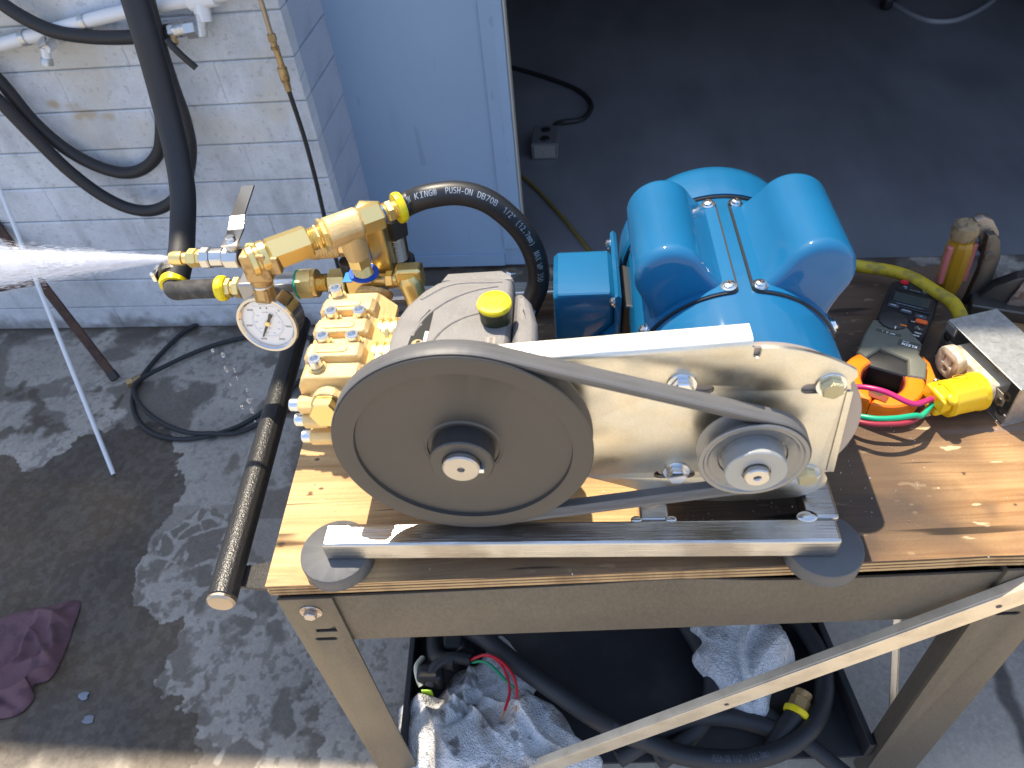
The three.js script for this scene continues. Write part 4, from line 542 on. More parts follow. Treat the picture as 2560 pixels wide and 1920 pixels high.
  const screw = (o, d, s = 1) => { const g = [lathe([[0, 0], [0.0085 * s, 0], [0.0085 * s, 0.001], [0.0062 * s, 0.0014], [0.0056 * s, 0.004], [0.0035 * s, 0.0055], [0, 0.0058]], o, d, 20)]; part('screw', g, M.bolt, m); const k = V(...d).normalize(); part('screw_slot', place(mergeGeometries([flatten(new THREE.BoxGeometry(0.006 * s, 0.0012, 0.0013)), flatten(new THREE.BoxGeometry(0.0013, 0.0013, 0.006 * s))]), [o[0] + k.x * 0.0054, o[1] + k.y * 0.0054, o[2] + k.z * 0.0054], d), M.darkSteel, m); };
  for (const [a, z] of [[97.8, -0.3235], [97.8, -0.163], [82, -0.3235], [82, -0.163], [151, -0.165], [151, -0.322], [28, -0.165]]) screw(onShell(a, 0.117, z), [Math.cos(a * Math.PI / 180), Math.sin(a * Math.PI / 180), 0]);
  // junction box on the left
  const jb = part("junction_box", (() => {
    const pr_ = prism([[0.281, 0.105], [0.286, 0.098], [0.357, 0.17], [0.357, 0.214], [0.351, 0.22], [0.287, 0.22], [0.281, 0.214]], -0.347, 0.095, 0.007, [], 4); return boxUV(pr_); })(), M.blue, m, 'blue junction box on the left of the motor');
  part('box_flange', boxUV(prism([[0.357, 0.17], [0.363, 0.168], [0.364, 0.228], [0.36, 0.232], [0.356, 0.228]], -0.372, 0.14, 0.0015, [], 2)), M.blue, m);
  part('box_flange', boxUV(prism([[0.283, 0.095], [0.289, 0.092], [0.363, 0.168], [0.357, 0.1705]], -0.36, 0.12, 0.0012, [], 2)), M.blue, m);
  screw([0.3555, 0.217, -0.362], [-1, 0.35, 0.1], 0.9); screw([0.356, 0.215, -0.242], [-1, 0.35, 0.1], 0.9);
  part('box_base', [bx(0.03, 0.135, 0.09, 0.381, 0.128, -0.3, 0.004), bx(0.05, 0.09, 0.12, 0.335, 0.06, -0.31, 0.006)], M.blackPaint, m);
  // cradle feet under the motor
for (const z of [-0.12, -0.31]) part('motor_foot', [bx(0.22, 0.012, 0.05, mc[0], 0.0665, z, 0.002), bx(0.012, 0.05, 0.05, 0.41, 0.092, z), bx(0.012, 0.05, 0.05, 0.565, 0.092, z)], M.blackPaint, m);
}
// ---------- grey pump ----------
{
  const plan = [[0.1, -0.062], [0.099, -0.15], [0.101, -0.178], [0.11, -0.204], [0.126, -0.23], [0.142, -0.246], [0.158, -0.252], [0.222, -0.252], [0.2345, -0.244], [0.2355, -0.232], [0.2355, -0.062]];
  const p = part('pump', boxUV(slab(plan, 0.06, 0.195, 0.01, [], 4)), M.cast, pw, 'grey cast pump crankcase with a yellow filler cap');
  part('back_boss', boxUV(slab([[0.146, -0.246], [0.153, -0.262], [0.22, -0.264], [0.233, -0.252], [0.236, -0.243]], 0.1, 0.154, 0.004, [], 3)), M.cast, p);
  part('side_cover', boxUV(slab([[0.2372, -0.222], [0.248, -0.222], [0.258, -0.206], [0.2655, -0.17], [0.267, -0.12], [0.266, -0.062], [0.2372, -0.062]], 0.07, 0.183, 0.012, [], 5)), M.cast, p, 'rounded grey side cover of the pump');
  // cast ridges on the top
  const arcp = (cx, cz, r, a0, a1) => Array.from({ length: 14 }, (_, i) => { const a = mix(a0, a1, i / 13); return [cx + r * Math.cos(a), 0.2545, cz - r * Math.sin(a)]; });
  part('top_ridge', [hose(arcp(0.225, -0.13, 0.1, 1.65, 3.0), 0.0022, { seg: 30, rad: 8, ref: [0, 1, 0] }), hose(arcp(0.215, -0.115, 0.068, 1.5, 3.1), 0.0022, { seg: 30, rad: 8, ref: [0, 1, 0] }), hose([[0.127, 0.2545, -0.21], [0.16, 0.2545, -0.236], [0.222, 0.2545, -0.238]], 0.002, { seg: 16, rad: 8, ref: [0, 1, 0] })], M.cast, p);
  const cap = [0.2185, 0.254, -0.1705], cd = [0.03, 1, 0.05];
  part('cap_base', lathe([[0, 0], [0.0175, 0], [0.0175, 0.012], [0.0182, 0.0125], [0.0188, 0.021], [0, 0.021]], cap, cd, 40), M.greenCap, p);
  part('filler_cap', lathe([[0.017, 0.02], [0.0192, 0.0205], [0.0196, 0.024], [0.0185, 0.0265], [0.016, 0.0272], [0.0155, 0.0266], [0.0125, 0.0266], [0.012, 0.0271], [0.0095, 0.0271], [0.009, 0.0266], [0.005, 0.0266], [0.0045, 0.0272], [0, 0.0272]], cap, cd, 48), M.yellow, p, 'yellow round oil filler cap');
  // black label with a pale emblem
  const LB = [[0.145,-0.187],[0.1432,-0.132],[0.139,-0.112],[0.122,-0.113],[0.123,-0.13],[0.125,-0.15],[0.132,-0.174],[0.14,-0.19]];
  const g = slab(LB, 0.2552, 0.0006, 0, []); { const q = g.attributes.position, u = g.attributes.uv; for (let i = 0; i < q.count; i++) u.setXY(i, (q.getX(i) - 0.12) / 0.026, (-q.getZ(i) - 0.11) / 0.08); }
  part('label', g, S([1, 1, 1], { roughness: 0.35, map: canvasTex(256, 768, (c, w, h) => { c.fillStyle = '#17181a'; c.fillRect(0, 0, w, h); c.fillStyle = '#e9eeee'; c.save(); c.translate(212, 560); c.rotate(0.04); c.fillRect(-24, -190, 48, 390); c.fillStyle = '#7fb0b4'; c.fillRect(-26, -190, 6, 390); c.restore(); c.fillStyle = '#c3aa7a'; c.beginPath(); c.arc(130, 560, 62, 0, 7); c.fill(); c.fillStyle = '#17181a'; c.beginPath(); c.arc(140, 540, 26, 2.6, 6.2); c.fill(); c.lineWidth = 7; c.strokeStyle = '#17181a'; for (let i = -2; i < 3; i++) { c.beginPath(); c.moveTo(140, 570); c.lineTo(140 + i * 20, 640); c.stroke(); } c.fillStyle = '#d8d6cf'; c.font = 'italic 30px serif'; c.save(); c.translate(60, 430); c.rotate(-1.15); c.fillText('General Pump', 0, 0); c.restore(); c.save(); c.translate(46, 690); c.rotate(-1.5); c.font = '20px sans-serif'; c.fillText('America', 0, 0); c.restore(); }) }), p);
  const tx = new THREE.PlaneGeometry(0.012, 0.05); tx.rotateX(-Math.PI / 2); tx.translate(0.2155, 0.2554, -0.115);
  part('cast_lettering', tx, S([1, 1, 1], { metalness: 0.3, roughness: 0.55, map: canvasTex(64, 256, (c, w, h) => { c.fillStyle = '#958e8a'; c.fillRect(0, 0, w, h); c.strokeStyle = '#6d6764'; c.lineWidth = 3; c.strokeRect(4, 4, w - 8, h - 8); c.fillStyle = '#5c5755'; c.font = 'bold 30px sans-serif'; c.translate(22, 12); c.rotate(Math.PI / 2); c.fillText('MADE IN ITALY', 0, 0, 232); }) }), p);
  part('cover_bolt', hex(0.007, 0, 0.008, [0.252, 0.214, -0.222], [0.3, 0.6, -0.8]), M.bolt, p); part('cover_bolt', hex(0.0065, 0, 0.006, [0.231, 0.25, -0.256], [0.2, 1, -0.2]), M.bolt, p);
  for (const z of [-0.08, -0.22]) part('pump_foot', bx(0.17, 0.02, 0.03, 0.18, 0.062, z, 0.002), M.cast, p);
}
// ---------- brass manifold ----------
{
  const m = part('manifold', [boxUV(slab(rrect(0.0375, -0.168, 0.083, 0.134, 0.012, 5), 0.135, 0.075, 0.006, [], 3)), boxUV(slab(rrect(0.04, -0.168, 0.094, 0.14, 0.02, 5), 0.185, 0.03, 0.008, [], 3))], M.brassCast, pw, 'cast brass pump head with socket screws on top');
  // valve cover, sides leaning in, with raised ribs between the screw rows
  const sec = [[-0.005, 0.21], [0.086, 0.21], [0.0855, 0.216], [0.068, 0.2345], [0.064, 0.2375], [0.006, 0.2375], [0.001, 0.234], [-0.0045, 0.222]];
  const cov = prism(sec, -0.252, 0.152, 0.004, [], 3); part('valve_cover', boxUV(cov), M.brassCast, m);
  for (const z of [-0.2185, -0.179, -0.137]) {
    const rib = prism([[0.0, 0.23], [0.071, 0.23], [0.068, 0.2425], [0.063, 0.2468], [0.006, 0.2468], [0.001, 0.242]], z - 0.0125, 0.025, 0.0045, [], 3); part('rib', boxUV(rib), M.brassCast, m);
    part('rib', slab(rrect(0.031, z, 0.04, 0.012, 0.0059, 5), 0.246, 0.0026, 0.001), M.brassCast, m);
  }
  for (const [x, z, y] of [[0.0175, -0.2365, 0.247], [0.018, -0.2015, 0.2405], [0.0528, -0.2012, 0.2405], [0.0178, -0.1566, 0.2405], [0.053, -0.1568, 0.2405], [0.0178, -0.1171, 0.2405]]) {
    part('screw_boss', lathe([[0, 0.226], [0.0115, 0.226], [0.0108, y - 0.001], [0.0095, y], [0, y]], [x, 0, z], Y1, 24), M.brassCast, m);
    part('socket_screw', lathe([[0, 0], [0.0076, 0], [0.008, 0.0006], [0.008, 0.0105], [0.0074, 0.0113], [0.0046, 0.0113], [0.0044, 0.0065], [0, 0.006]], [x, y, z], Y1, 24), M.bolt, m);
  }
  // front boss with hexagon plug, side screws, plunger sleeves
  part('end_boss', lathe([[0, 0], [0.023, 0], [0.021, 0.006], [0.02, 0.0175], [0.0185, 0.0195], [0, 0.0195]], [0.031, 0.205, -0.104], [-0.05, 0.1, 1], 40), M.brassCast, m);
  part('seal_ring', lathe([[0.013, 0], [0.0196, 0], [0.0196, 0.0025], [0.013, 0.0025]], [0.0302, 0.207, -0.0845], [-0.05, 0.1, 1]), S([0.5, 0.42, 0.3], { metalness: 1, roughness: 0.3 }), m);
  part('hex_plug', hex(0.0188, 0, 0.0135, [0.03, 0.2072, -0.082], [-0.05, 0.1, 1], 6, 0.5, 0.002), M.brass, m);
  for (const [y, z] of [[0.204, -0.092], [0.181, -0.09], [0.152, -0.09]]) { const b = [-0.004, y, z]; part('socket_screw', lathe([[0, 0], [0.0072, 0], [0.0076, 0.0006], [0.0076, 0.0115], [0.007, 0.0125], [0.004, 0.0125], [0.004, 0.008], [0, 0.008]], b, Xm, 24), M.bolt, m); part('screw_boss', rod(0.0105, 0, 0.03, [0.024, y, z], Xm, 0.002), M.brassCast, m); }
  part('front_ear', boxUV(prism(rrect(0.035, 0.175, 0.06, 0.085, 0.012, 5), -0.108, 0.014, 0.004, [], 3)), M.brassCast, m);
  for (const z of [-0.2, -0.158, -0.116]) { const pf = [[0, 0]]; for (let i = 0; i < 7; i++) { pf.push([i % 2 ? 0.0175 : 0.0195, i * 0.0045], [i % 2 ? 0.0175 : 0.0195, i * 0.0045 + 0.0042]); } pf.push([0, 0.032]); part('plunger_sleeve', lathe(pf, [0.072, 0.2115, z], X1, 32), M.brass, m); }
  part('sleeve_bridge', boxUV(bx(0.03, 0.05, 0.13, 0.088, 0.195, -0.16, 0.006)), M.brassCast, m);
}
// ---------- fittings ----------
// drawn at a smaller working size; their real size and place is set here
const FS = 1.12, FO = [-0.0378, -0.0960, -0.0579], fit = (g) => { g = mg(g); g.scale(FS, FS, FS); g.translate(...FO); return g; };
{
  const basePart = part; { const part = (name, g, m, parent, label) => basePart(name, fit(g), m, parent, label);
  // inlet block and line to the left
  const b = part('inlet_block', [bx(0.034, 0.032, 0.034, 0.0455, 0.2465, -0.262, 0.002), hex(0.018, 0.006, 0.028, [0.032, 0.247, -0.26], Xm)].map((g) => boxUV(g)), M.brass, pw, 'square brass inlet block behind the pump head');
  part('cast_collar', lathe([[0, -0.01], [0.0235, -0.01], [0.024, 0.007], [0.0215, 0.009], [0.0215, 0.012], [0.0238, 0.014], [0.0238, 0.019], [0, 0.019]], [0.056, 0.224, -0.24], [0.1, 0.5, -0.7], 40), M.brassCast, b);
  const L0 = [0.0, 0.247, -0.262], dl = [-1, 0, 0.02];
  part('threaded_nipple', [thread(0.0115, 0.0, 0.02, L0, dl)], M.brass, b);
  part('union_nut', [hex(0.0185, 0.017, 0.037, L0, dl, 8), rod(0.0178, 0.012, 0.018, L0, dl)], M.brass, b);
  part('green_ring', rod(0.0186, 0.036, 0.0385, L0, dl, 0.0005), S([0.02, 0.4, 0.28], { roughness: 0.4 }), b);
  part('check_body', [rod(0.0155, 0.038, 0.085, L0, dl, 0.002)], M.nickel, b);
  part('end_hub', [rod(0.0115, 0.085, 0.112, L0, dl), bx(0.034, 0.027, 0.03, -0.094, 0.2475, -0.261, 0.004)], S([0.35, 0.35, 0.36], { metalness: 0.7, roughness: 0.3 }), b);
  const R0 = [-0.124, 0.247, -0.259];
  part('hose_barb', [hex(0.0125, 0.0, 0.01, R0, dl), rod(0.0098, 0.008, 0.018, R0, dl), hex(0.0135, 0.0, 0.009, [-0.112, 0.247, -0.259], dl), rod(0.009, 0, 0.02, [-0.108, 0.247, -0.259], dl)], M.brass, b);
  part('yellow_collar', lathe([[0.009, 0], [0.0142, 0], [0.0162, 0.003], [0.0162, 0.009], [0.0142, 0.012], [0.009, 0.012]], [-0.131, 0.247, -0.259], dl, 40), M.yellow, b);
  // right hand elbow
  const e = part('brass_elbow', [rod(0.0085, 0, 0.035, [0.06, 0.25, -0.258], X1), bx(0.034, 0.03, 0.022, 0.1075, 0.256, -0.256, 0.005, 3), lathe([[0, -0.014], [0.012, -0.012], [0.015, -0.004], [0.0135, 0.012], [0.0135, 0.05], [0, 0.05]], [0.109, 0.248, -0.248], [0.22, -1, 0.3], 32)], M.brass, pw, 'brass elbow with a flat top beside the pump');
  part('elbow_nut', hex(0.0112, 0.012, 0.022, [0.064, 0.25, -0.258], X1), M.brass, e);
  // tall square riser with flat headed elbow
  const rs = part('brass_riser', [bx(0.024, 0.085, 0.022, 0.071, 0.285, -0.282, 0.003)], M.brass, pw);
  part('flat_elbow', prism([[0.052, 0.318], [0.086, 0.32], [0.09, 0.336], [0.083, 0.346], [0.06, 0.348], [0.05, 0.338]], -0.285, 0.022, 0.003), M.brass, rs);
  // unloader valve on its tee
  const ang = 0.565, ax = [Math.cos(ang), 0, -Math.sin(ang)], T0 = [0.05, 0.335, -0.2495], at = (t, y = 0) => [T0[0] + ax[0] * t, T0[1] + y, T0[2] + ax[2] * t];
  const u = part('unloader_valve', [lathe([[0, -0.027], [0.0165, -0.027], [0.0185, -0.025], [0.0185, 0.012], [0.0165, 0.015], [0, 0.015]], T0, ax, 40), lathe([[0, -0.004], [0.0148, -0.004], [0.0148, 0.03], [0.0135, 0.042], [0, 0.042]], T0, [0.05, -1, 0.02], 36)], M.brassCast, pw, 'brass unloader valve set at an angle above the pump head');
  part('branch_nut', [hex(0.0142, 0.04, 0.054, T0, [0.05, -1, 0.02]), thread(0.012, 0.052, 0.068, T0, [0.05, -1, 0.02])], M.brass, u);
  part('blue_seal', lathe([[0.012, 0], [0.0182, 0], [0.0182, 0.002], [0.012, 0.002]], [0.054, 0.2685, -0.248], [0.1, 1, 0.05]), S([0.005, 0.09, 0.55], { roughness: 0.4 }), u);
  part('seal_tab', bx(0.012, 0.002, 0.02, 0.036, 0.2675, -0.243, 0.0008), S([0.02, 0.25, 0.7], { roughness: 0.4 }), u);
  part('right_hex', hex(0.0172, 0.014, 0.042, T0, ax, 6, 0.3, 0.002), M.brass, u);
  part('lock_nut', [hex(0.0195, -0.033, -0.027, T0, ax, 8), thread(0.0138, -0.05, -0.03, T0, ax, 0.0024), hex(0.0162, -0.0395, -0.036, T0, ax)], M.brass, u);
  part('hex_body', hex(0.0192, -0.095, -0.047, T0, ax, 6, 0.25, 0.0022), M.brass, u, 'long bright hexagonal brass valve body');
  part('end_cap', lathe([[0, -0.1185], [0.013, -0.1185], [0.0175, -0.1165], [0.018, -0.111], [0.016, -0.109], [0.016, -0.106], [0.0183, -0.104], [0.0183, -0.097], [0.0165, -0.095], [0, -0.095]], T0, ax, 40), M.brass, u);
  part('hose_end', [hex(0.0132, 0.0475, 0.056, T0, ax), thread(0.0105, 0.04, 0.05, T0, ax), thread(0.0108, 0.055, 0.062, T0, ax)], M.brass, u);
  part('blue_tape', rod(0.0109, 0.0425, 0.0445, T0, ax, 0.0003), S([0.02, 0.15, 0.5], { roughness: 0.4 }), u);
  part('yellow_collar', lathe([[0.0105, 0.0605], [0.0178, 0.0605], [0.0186, 0.0625], [0.0186, 0.0665], [0.0172, 0.0695], [0.0105, 0.0695]], T0, ax, 40), M.yellow, u);
  // black push-on hose with its print
  const hs = at(0.066), tH = canvasTex(2048, 256, (c, w, h) => { c.fillStyle = '#26282c'; c.fillRect(0, 0, w, h); c.fillStyle = '#a9b4bf'; c.font = '29px monospace'; c.scale(1.5, 1); c.fillText('SION KING\u00ae  PUSH-ON DB70B  1/2" (12.7mm)  MAX WP 350', 26, 137); });
  const bh = part('bypass_hose', hose([hs, at(0.08, 0.0015), [0.137, 0.344, -0.29], [0.175, 0.345, -0.293], [0.206, 0.335, -0.292], [0.232, 0.31, -0.293], [0.251, 0.28, -0.293], [0.261, 0.245, -0.293], [0.261, 0.21, -0.292], [0.25, 0.18, -0.288], [0.235, 0.16, -0.28], [0.2, 0.14, -0.285]], (t) => 0.0142 + 0.0006 * Math.exp(-t * 16), { seg: 260, rad: 24, norm: true, rib: 0.00018, ribLen: 0.0045, ref: [0.15, 0.66, 0.74] }), S([1, 1, 1], { map: tH, roughness: 0.42 }), pw, 'black rubber bypass hose printed with white lettering');
  part('crimp_ring', lathe([[0.012, 0], [0.019, 0], [0.019, 0.008], [0.012, 0.008]], [0.228, 0.155, -0.281], [0.8, 0.5, 0]), M.bolt, bh);
  // left elbow, ball valve, nozzle
  const E0 = [-0.045, 0.335, -0.196];
  const el = part('street_elbow', [bx(0.03, 0.036, 0.03, E0[0] + 0.003, E0[1] - 0.006, E0[2] + 0.002, 0.003), bx(0.02, 0.022, 0.028, E0[0] + 0.02, E0[1] - 0.005, E0[2], 0.002), lathe([[0, 0], [0.0148, 0], [0.0132, 0.03], [0.0118, 0.034], [0, 0.034]], E0, [-0.06, -1, 0.1], 30)].map((g) => boxUV(g)), M.brassDull, pw, 'dull brass street elbow holding the gauge');
  part('gauge_nipple', [rod(0.0105, 0.03, 0.052, E0, [-0.06, -1, 0.12]), hex(0.0125, 0.038, 0.056, E0, [-0.06, -1, 0.12], 4)], M.brassDull, el);
  part('nipple_ring', rod(0.0128, 0.0335, 0.0365, E0, [-0.06, -1, 0.1], 0.0005), M.nickel, el);
  const nd = [-1, 0.0, -0.05], N0 = [-0.058, 0.335, -0.1965];
  const bv = part('ball_valve', [hex(0.0122, 0.004, 0.0225, N0, nd, 8, 0.2, 0.0015), rod(0.0108, 0.0225, 0.038, N0, nd), rod(0.0098, 0.036, 0.0385, N0, nd), hex(0.0122, 0.0385, 0.05, N0, nd, 8, 0.3, 0.0015)], M.nickel, pw, 'small plated ball valve with a flat steel lever');
  part('valve_thread', thread(0.0095, -0.004, 0.005, N0, nd), M.darkSteel, bv);
  part('valve_stem', [rod(0.005, 0.008, 0.022, [-0.067, 0.335, -0.197], Y1), hex(0.0075, 0.012, 0.018, [-0.067, 0.335, -0.197], Y1)], M.nickel, bv);
  const lv = (pts, y) => slab(pts, y, 0.0022, 0.0006);
  part('lever', [lv([[-0.0895, -0.19], [-0.071, -0.19], [-0.0705, -0.225], [-0.0895, -0.225]], 0.3535), (() => { const g = bx(0.018, 0.0022, 0.022, -0.0802, 0.0, -0.01, 0.0005); g.rotateX(0.3); g.translate(0, 0.3545, -0.222); return g; })(), (() => { const g = bx(0.0165, 0.0022, 0.062, 0, 0, -0.031, 0.0008, 3); g.rotateX(0.05); g.translate(-0.08, 0.3605, -0.241); return g; })()].map((g) => flatten(g).translate(0.08, 0, 0.2).rotateY(0.09).translate(-0.067, 0, -0.2)), M.stainless, bv);
  part('stem_nut', hex(0.0055, 0.0, 0.005, [-0.067, 0.3555, -0.2], Y1), M.bolt, bv);
  part('spray_nozzle', [hex(0.0098, 0.05, 0.055, N0, nd), hex(0.0108, 0.055, 0.066, N0, nd), rod(0.0066, 0.066, 0.073, N0, nd), lathe([[0, 0.073], [0.0082, 0.073], [0.0082, 0.0835], [0.0072, 0.0875], [0.003, 0.088], [0, 0.0875]], N0, nd, 30)], M.brass, pw, 'brass spray nozzle at the end of the ball valve');
  // knurled coupling behind the unloader
  const K0 = [0.05, 0.292, -0.274], kd = [-1, 0, 0.04];
  const kn = Array.from({ length: 12 }, (_, i) => [i % 2 ? 0.013 : 0.0137, 0.032 + i * 0.0017]);
  const kp = part('quick_coupling', [hex(0.012, 0.0, 0.012, K0, kd), hex(0.0128, 0.013, 0.026, K0, kd), lathe([[0, 0.026], [0.012, 0.026], [0.0134, 0.032], ...kn, [0.0139, 0.053], [0.0139, 0.062], [0.0115, 0.064], [0.0115, 0.075], [0, 0.075]], K0, kd, 40), hex(0.0112, 0.07, 0.088, K0, kd)], M.brassCast, pw, 'knurled brass quick coupling behind the valve');
  part('coupling_seal', rod(0.0122, 0.0118, 0.0132, K0, kd, 0.0003), S([0.05, 0.1, 0.3]), kp);
  part('hose_tail', rod(0.008, 0.088, 0.13, K0, kd), M.darkSteel, kp);
  part('spring_washer', rod(0.014, 0.0, 0.014, [0.034, 0.262, -0.268], [0, 1, 0]), M.blackPaint, kp);
  // dark steel coupler standing at the back
  const C0 = [0.083, 0.225, -0.31];
  const cp = part('steel_coupler', [hex(0.0195, 0.055, 0.083, C0, [0.02, 1, -0.05], 6, 0.2, 0.003), bx(0.034, 0.024, 0.028, C0[0] - 0.006, C0[1] + 0.074, C0[2] - 0.002, 0.003)].map((g) => boxUV(g)), M.darkSteel, pw, 'dark steel coupler behind the brass fittings');
  part('coupler_thread', thread(0.0135, 0.02, 0.055, C0, [0.02, 1, -0.05], 0.0026), S([0.4, 0.36, 0.3], { metalness: 1, roughness: 0.35 }), cp);
  part('coupler_base', rod(0.02, 0, 0.02, C0, Y1), M.blackPaint, cp);
}}
// ---------- pressure gauge ----------
{
  const basePart = part; { const part = (name, g, m, parent, label) => basePart(name, fit(g), m, parent, label);
  const G = [-0.0596, 0.2425, -0.19], pitch = 0.14, yaw = -0.1, gd = [Math.sin(yaw) * Math.cos(pitch), Math.sin(pitch), Math.cos(yaw) * Math.cos(pitch)];
  const g = part('pressure_gauge', lathe([[0, -0.034], [0.03, -0.034], [0.0345, -0.031], [0.0355, -0.026], [0.0355, -0.006], [0.0375, -0.005], [0.0385, -0.003], [0.0388, 0], [0.0375, 0.0022], [0.0345, 0.0026], [0.0322, 0.0008], [0.0318, -0.003], [0, -0.003]], G, gd, 72), M.stainless, pw, 'round steel pressure gauge hanging upside down from the elbow');
  const dial = new THREE.CircleGeometry(0.0318, 64); const q = new THREE.Quaternion().setFromUnitVectors(V(0, 0, 1), V(...gd)); const put = (geo, k) => { geo.applyQuaternion(q); geo.translate(G[0] + gd[0] * k, G[1] + gd[1] * k, G[2] + gd[2] * k); return geo; };
  const td = canvasTex(512, 512, (c) => {
    c.fillStyle = '#f2f3f3'; c.fillRect(0, 0, 512, 512); c.translate(256, 256); c.rotate(Math.PI); c.strokeStyle = '#222'; c.fillStyle = '#222'; c.textAlign = 'center'; c.textBaseline = 'middle';
    for (let i = 0; i <= 50; i++) { const a = (135 + 270 * i / 50) * Math.PI / 180, l = i % 10 ? 9 : 20; c.strokeStyle = '#333'; c.lineWidth = i % 10 ? 2 : 4; c.beginPath(); c.moveTo(Math.cos(a) * 158, Math.sin(a) * 158); c.lineTo(Math.cos(a) * (158 + l), Math.sin(a) * (158 + l)); c.stroke(); }
    c.font = 'bold 30px sans-serif'; for (let i = 0; i <= 5; i++) { const a = (135 + 270 * i / 5) * Math.PI / 180; c.fillText(i ? i * 1000 : '0', Math.cos(a) * 208, Math.sin(a) * 205); }
    c.strokeStyle = '#4f86bd'; c.fillStyle = '#4f86bd'; c.lineWidth = 3; c.beginPath(); c.arc(0, 0, 148, 135 * Math.PI / 180, 405 * Math.PI / 180); c.stroke(); c.font = '22px sans-serif'; for (let i = 0; i <= 7; i++) { const a = (135 + 270 * i / 7) * Math.PI / 180; c.fillText(i * 50, Math.cos(a) * 118, Math.sin(a) * 118); }
    c.fillStyle = '#222'; c.font = '20px sans-serif'; c.fillText('psi', 0, -60); c.fillText('kg/cm\u00b2', 0, 120); c.strokeStyle = '#555'; c.lineWidth = 2; c.beginPath(); c.moveTo(-110, 190); c.lineTo(110, 190); c.stroke(); c.font = '18px sans-serif'; c.fillText('GLYCERINE', 0, 212);
    c.beginPath(); c.arc(-30, 168, 9, 0, 7); c.arc(34, 168, 9, 0, 7); c.fill();
  });
  part('dial', put(dial, -0.0026), S([1, 1, 1], { map: td, roughness: 0.5 }), g, 'white gauge dial with black numbers upside down');
  const nd = new THREE.Shape(); nd.moveTo(-0.0008, 0.022); nd.lineTo(0.0008, 0.022); nd.lineTo(0.0018, 0); nd.lineTo(0.0016, -0.008); nd.lineTo(0.0024, -0.012); nd.lineTo(0.0024, -0.015); nd.lineTo(-0.0024, -0.015); nd.lineTo(-0.0024, -0.012); nd.lineTo(-0.0016, -0.008); nd.lineTo(-0.0018, 0);
  const ng = new THREE.ExtrudeGeometry(nd, { depth: 0.0006, bevelEnabled: false }); ng.rotateZ(Math.PI - 0.53); part('needle', put(flatten(ng), -0.0012), M.blackPlastic, g);
  part('needle_hub', lathe([[0, -0.0014], [0.0034, -0.0014], [0.0034, 0.0002], [0.0025, 0.0008], [0, 0.001]], G, gd, 24), M.brass, g);
  part('glass', put(new THREE.CircleGeometry(0.0322, 48), 0.0012), PH([1, 1, 1], { transmission: 1, roughness: 0.03, thickness: 0, ior: 1.45 }), g);
}}
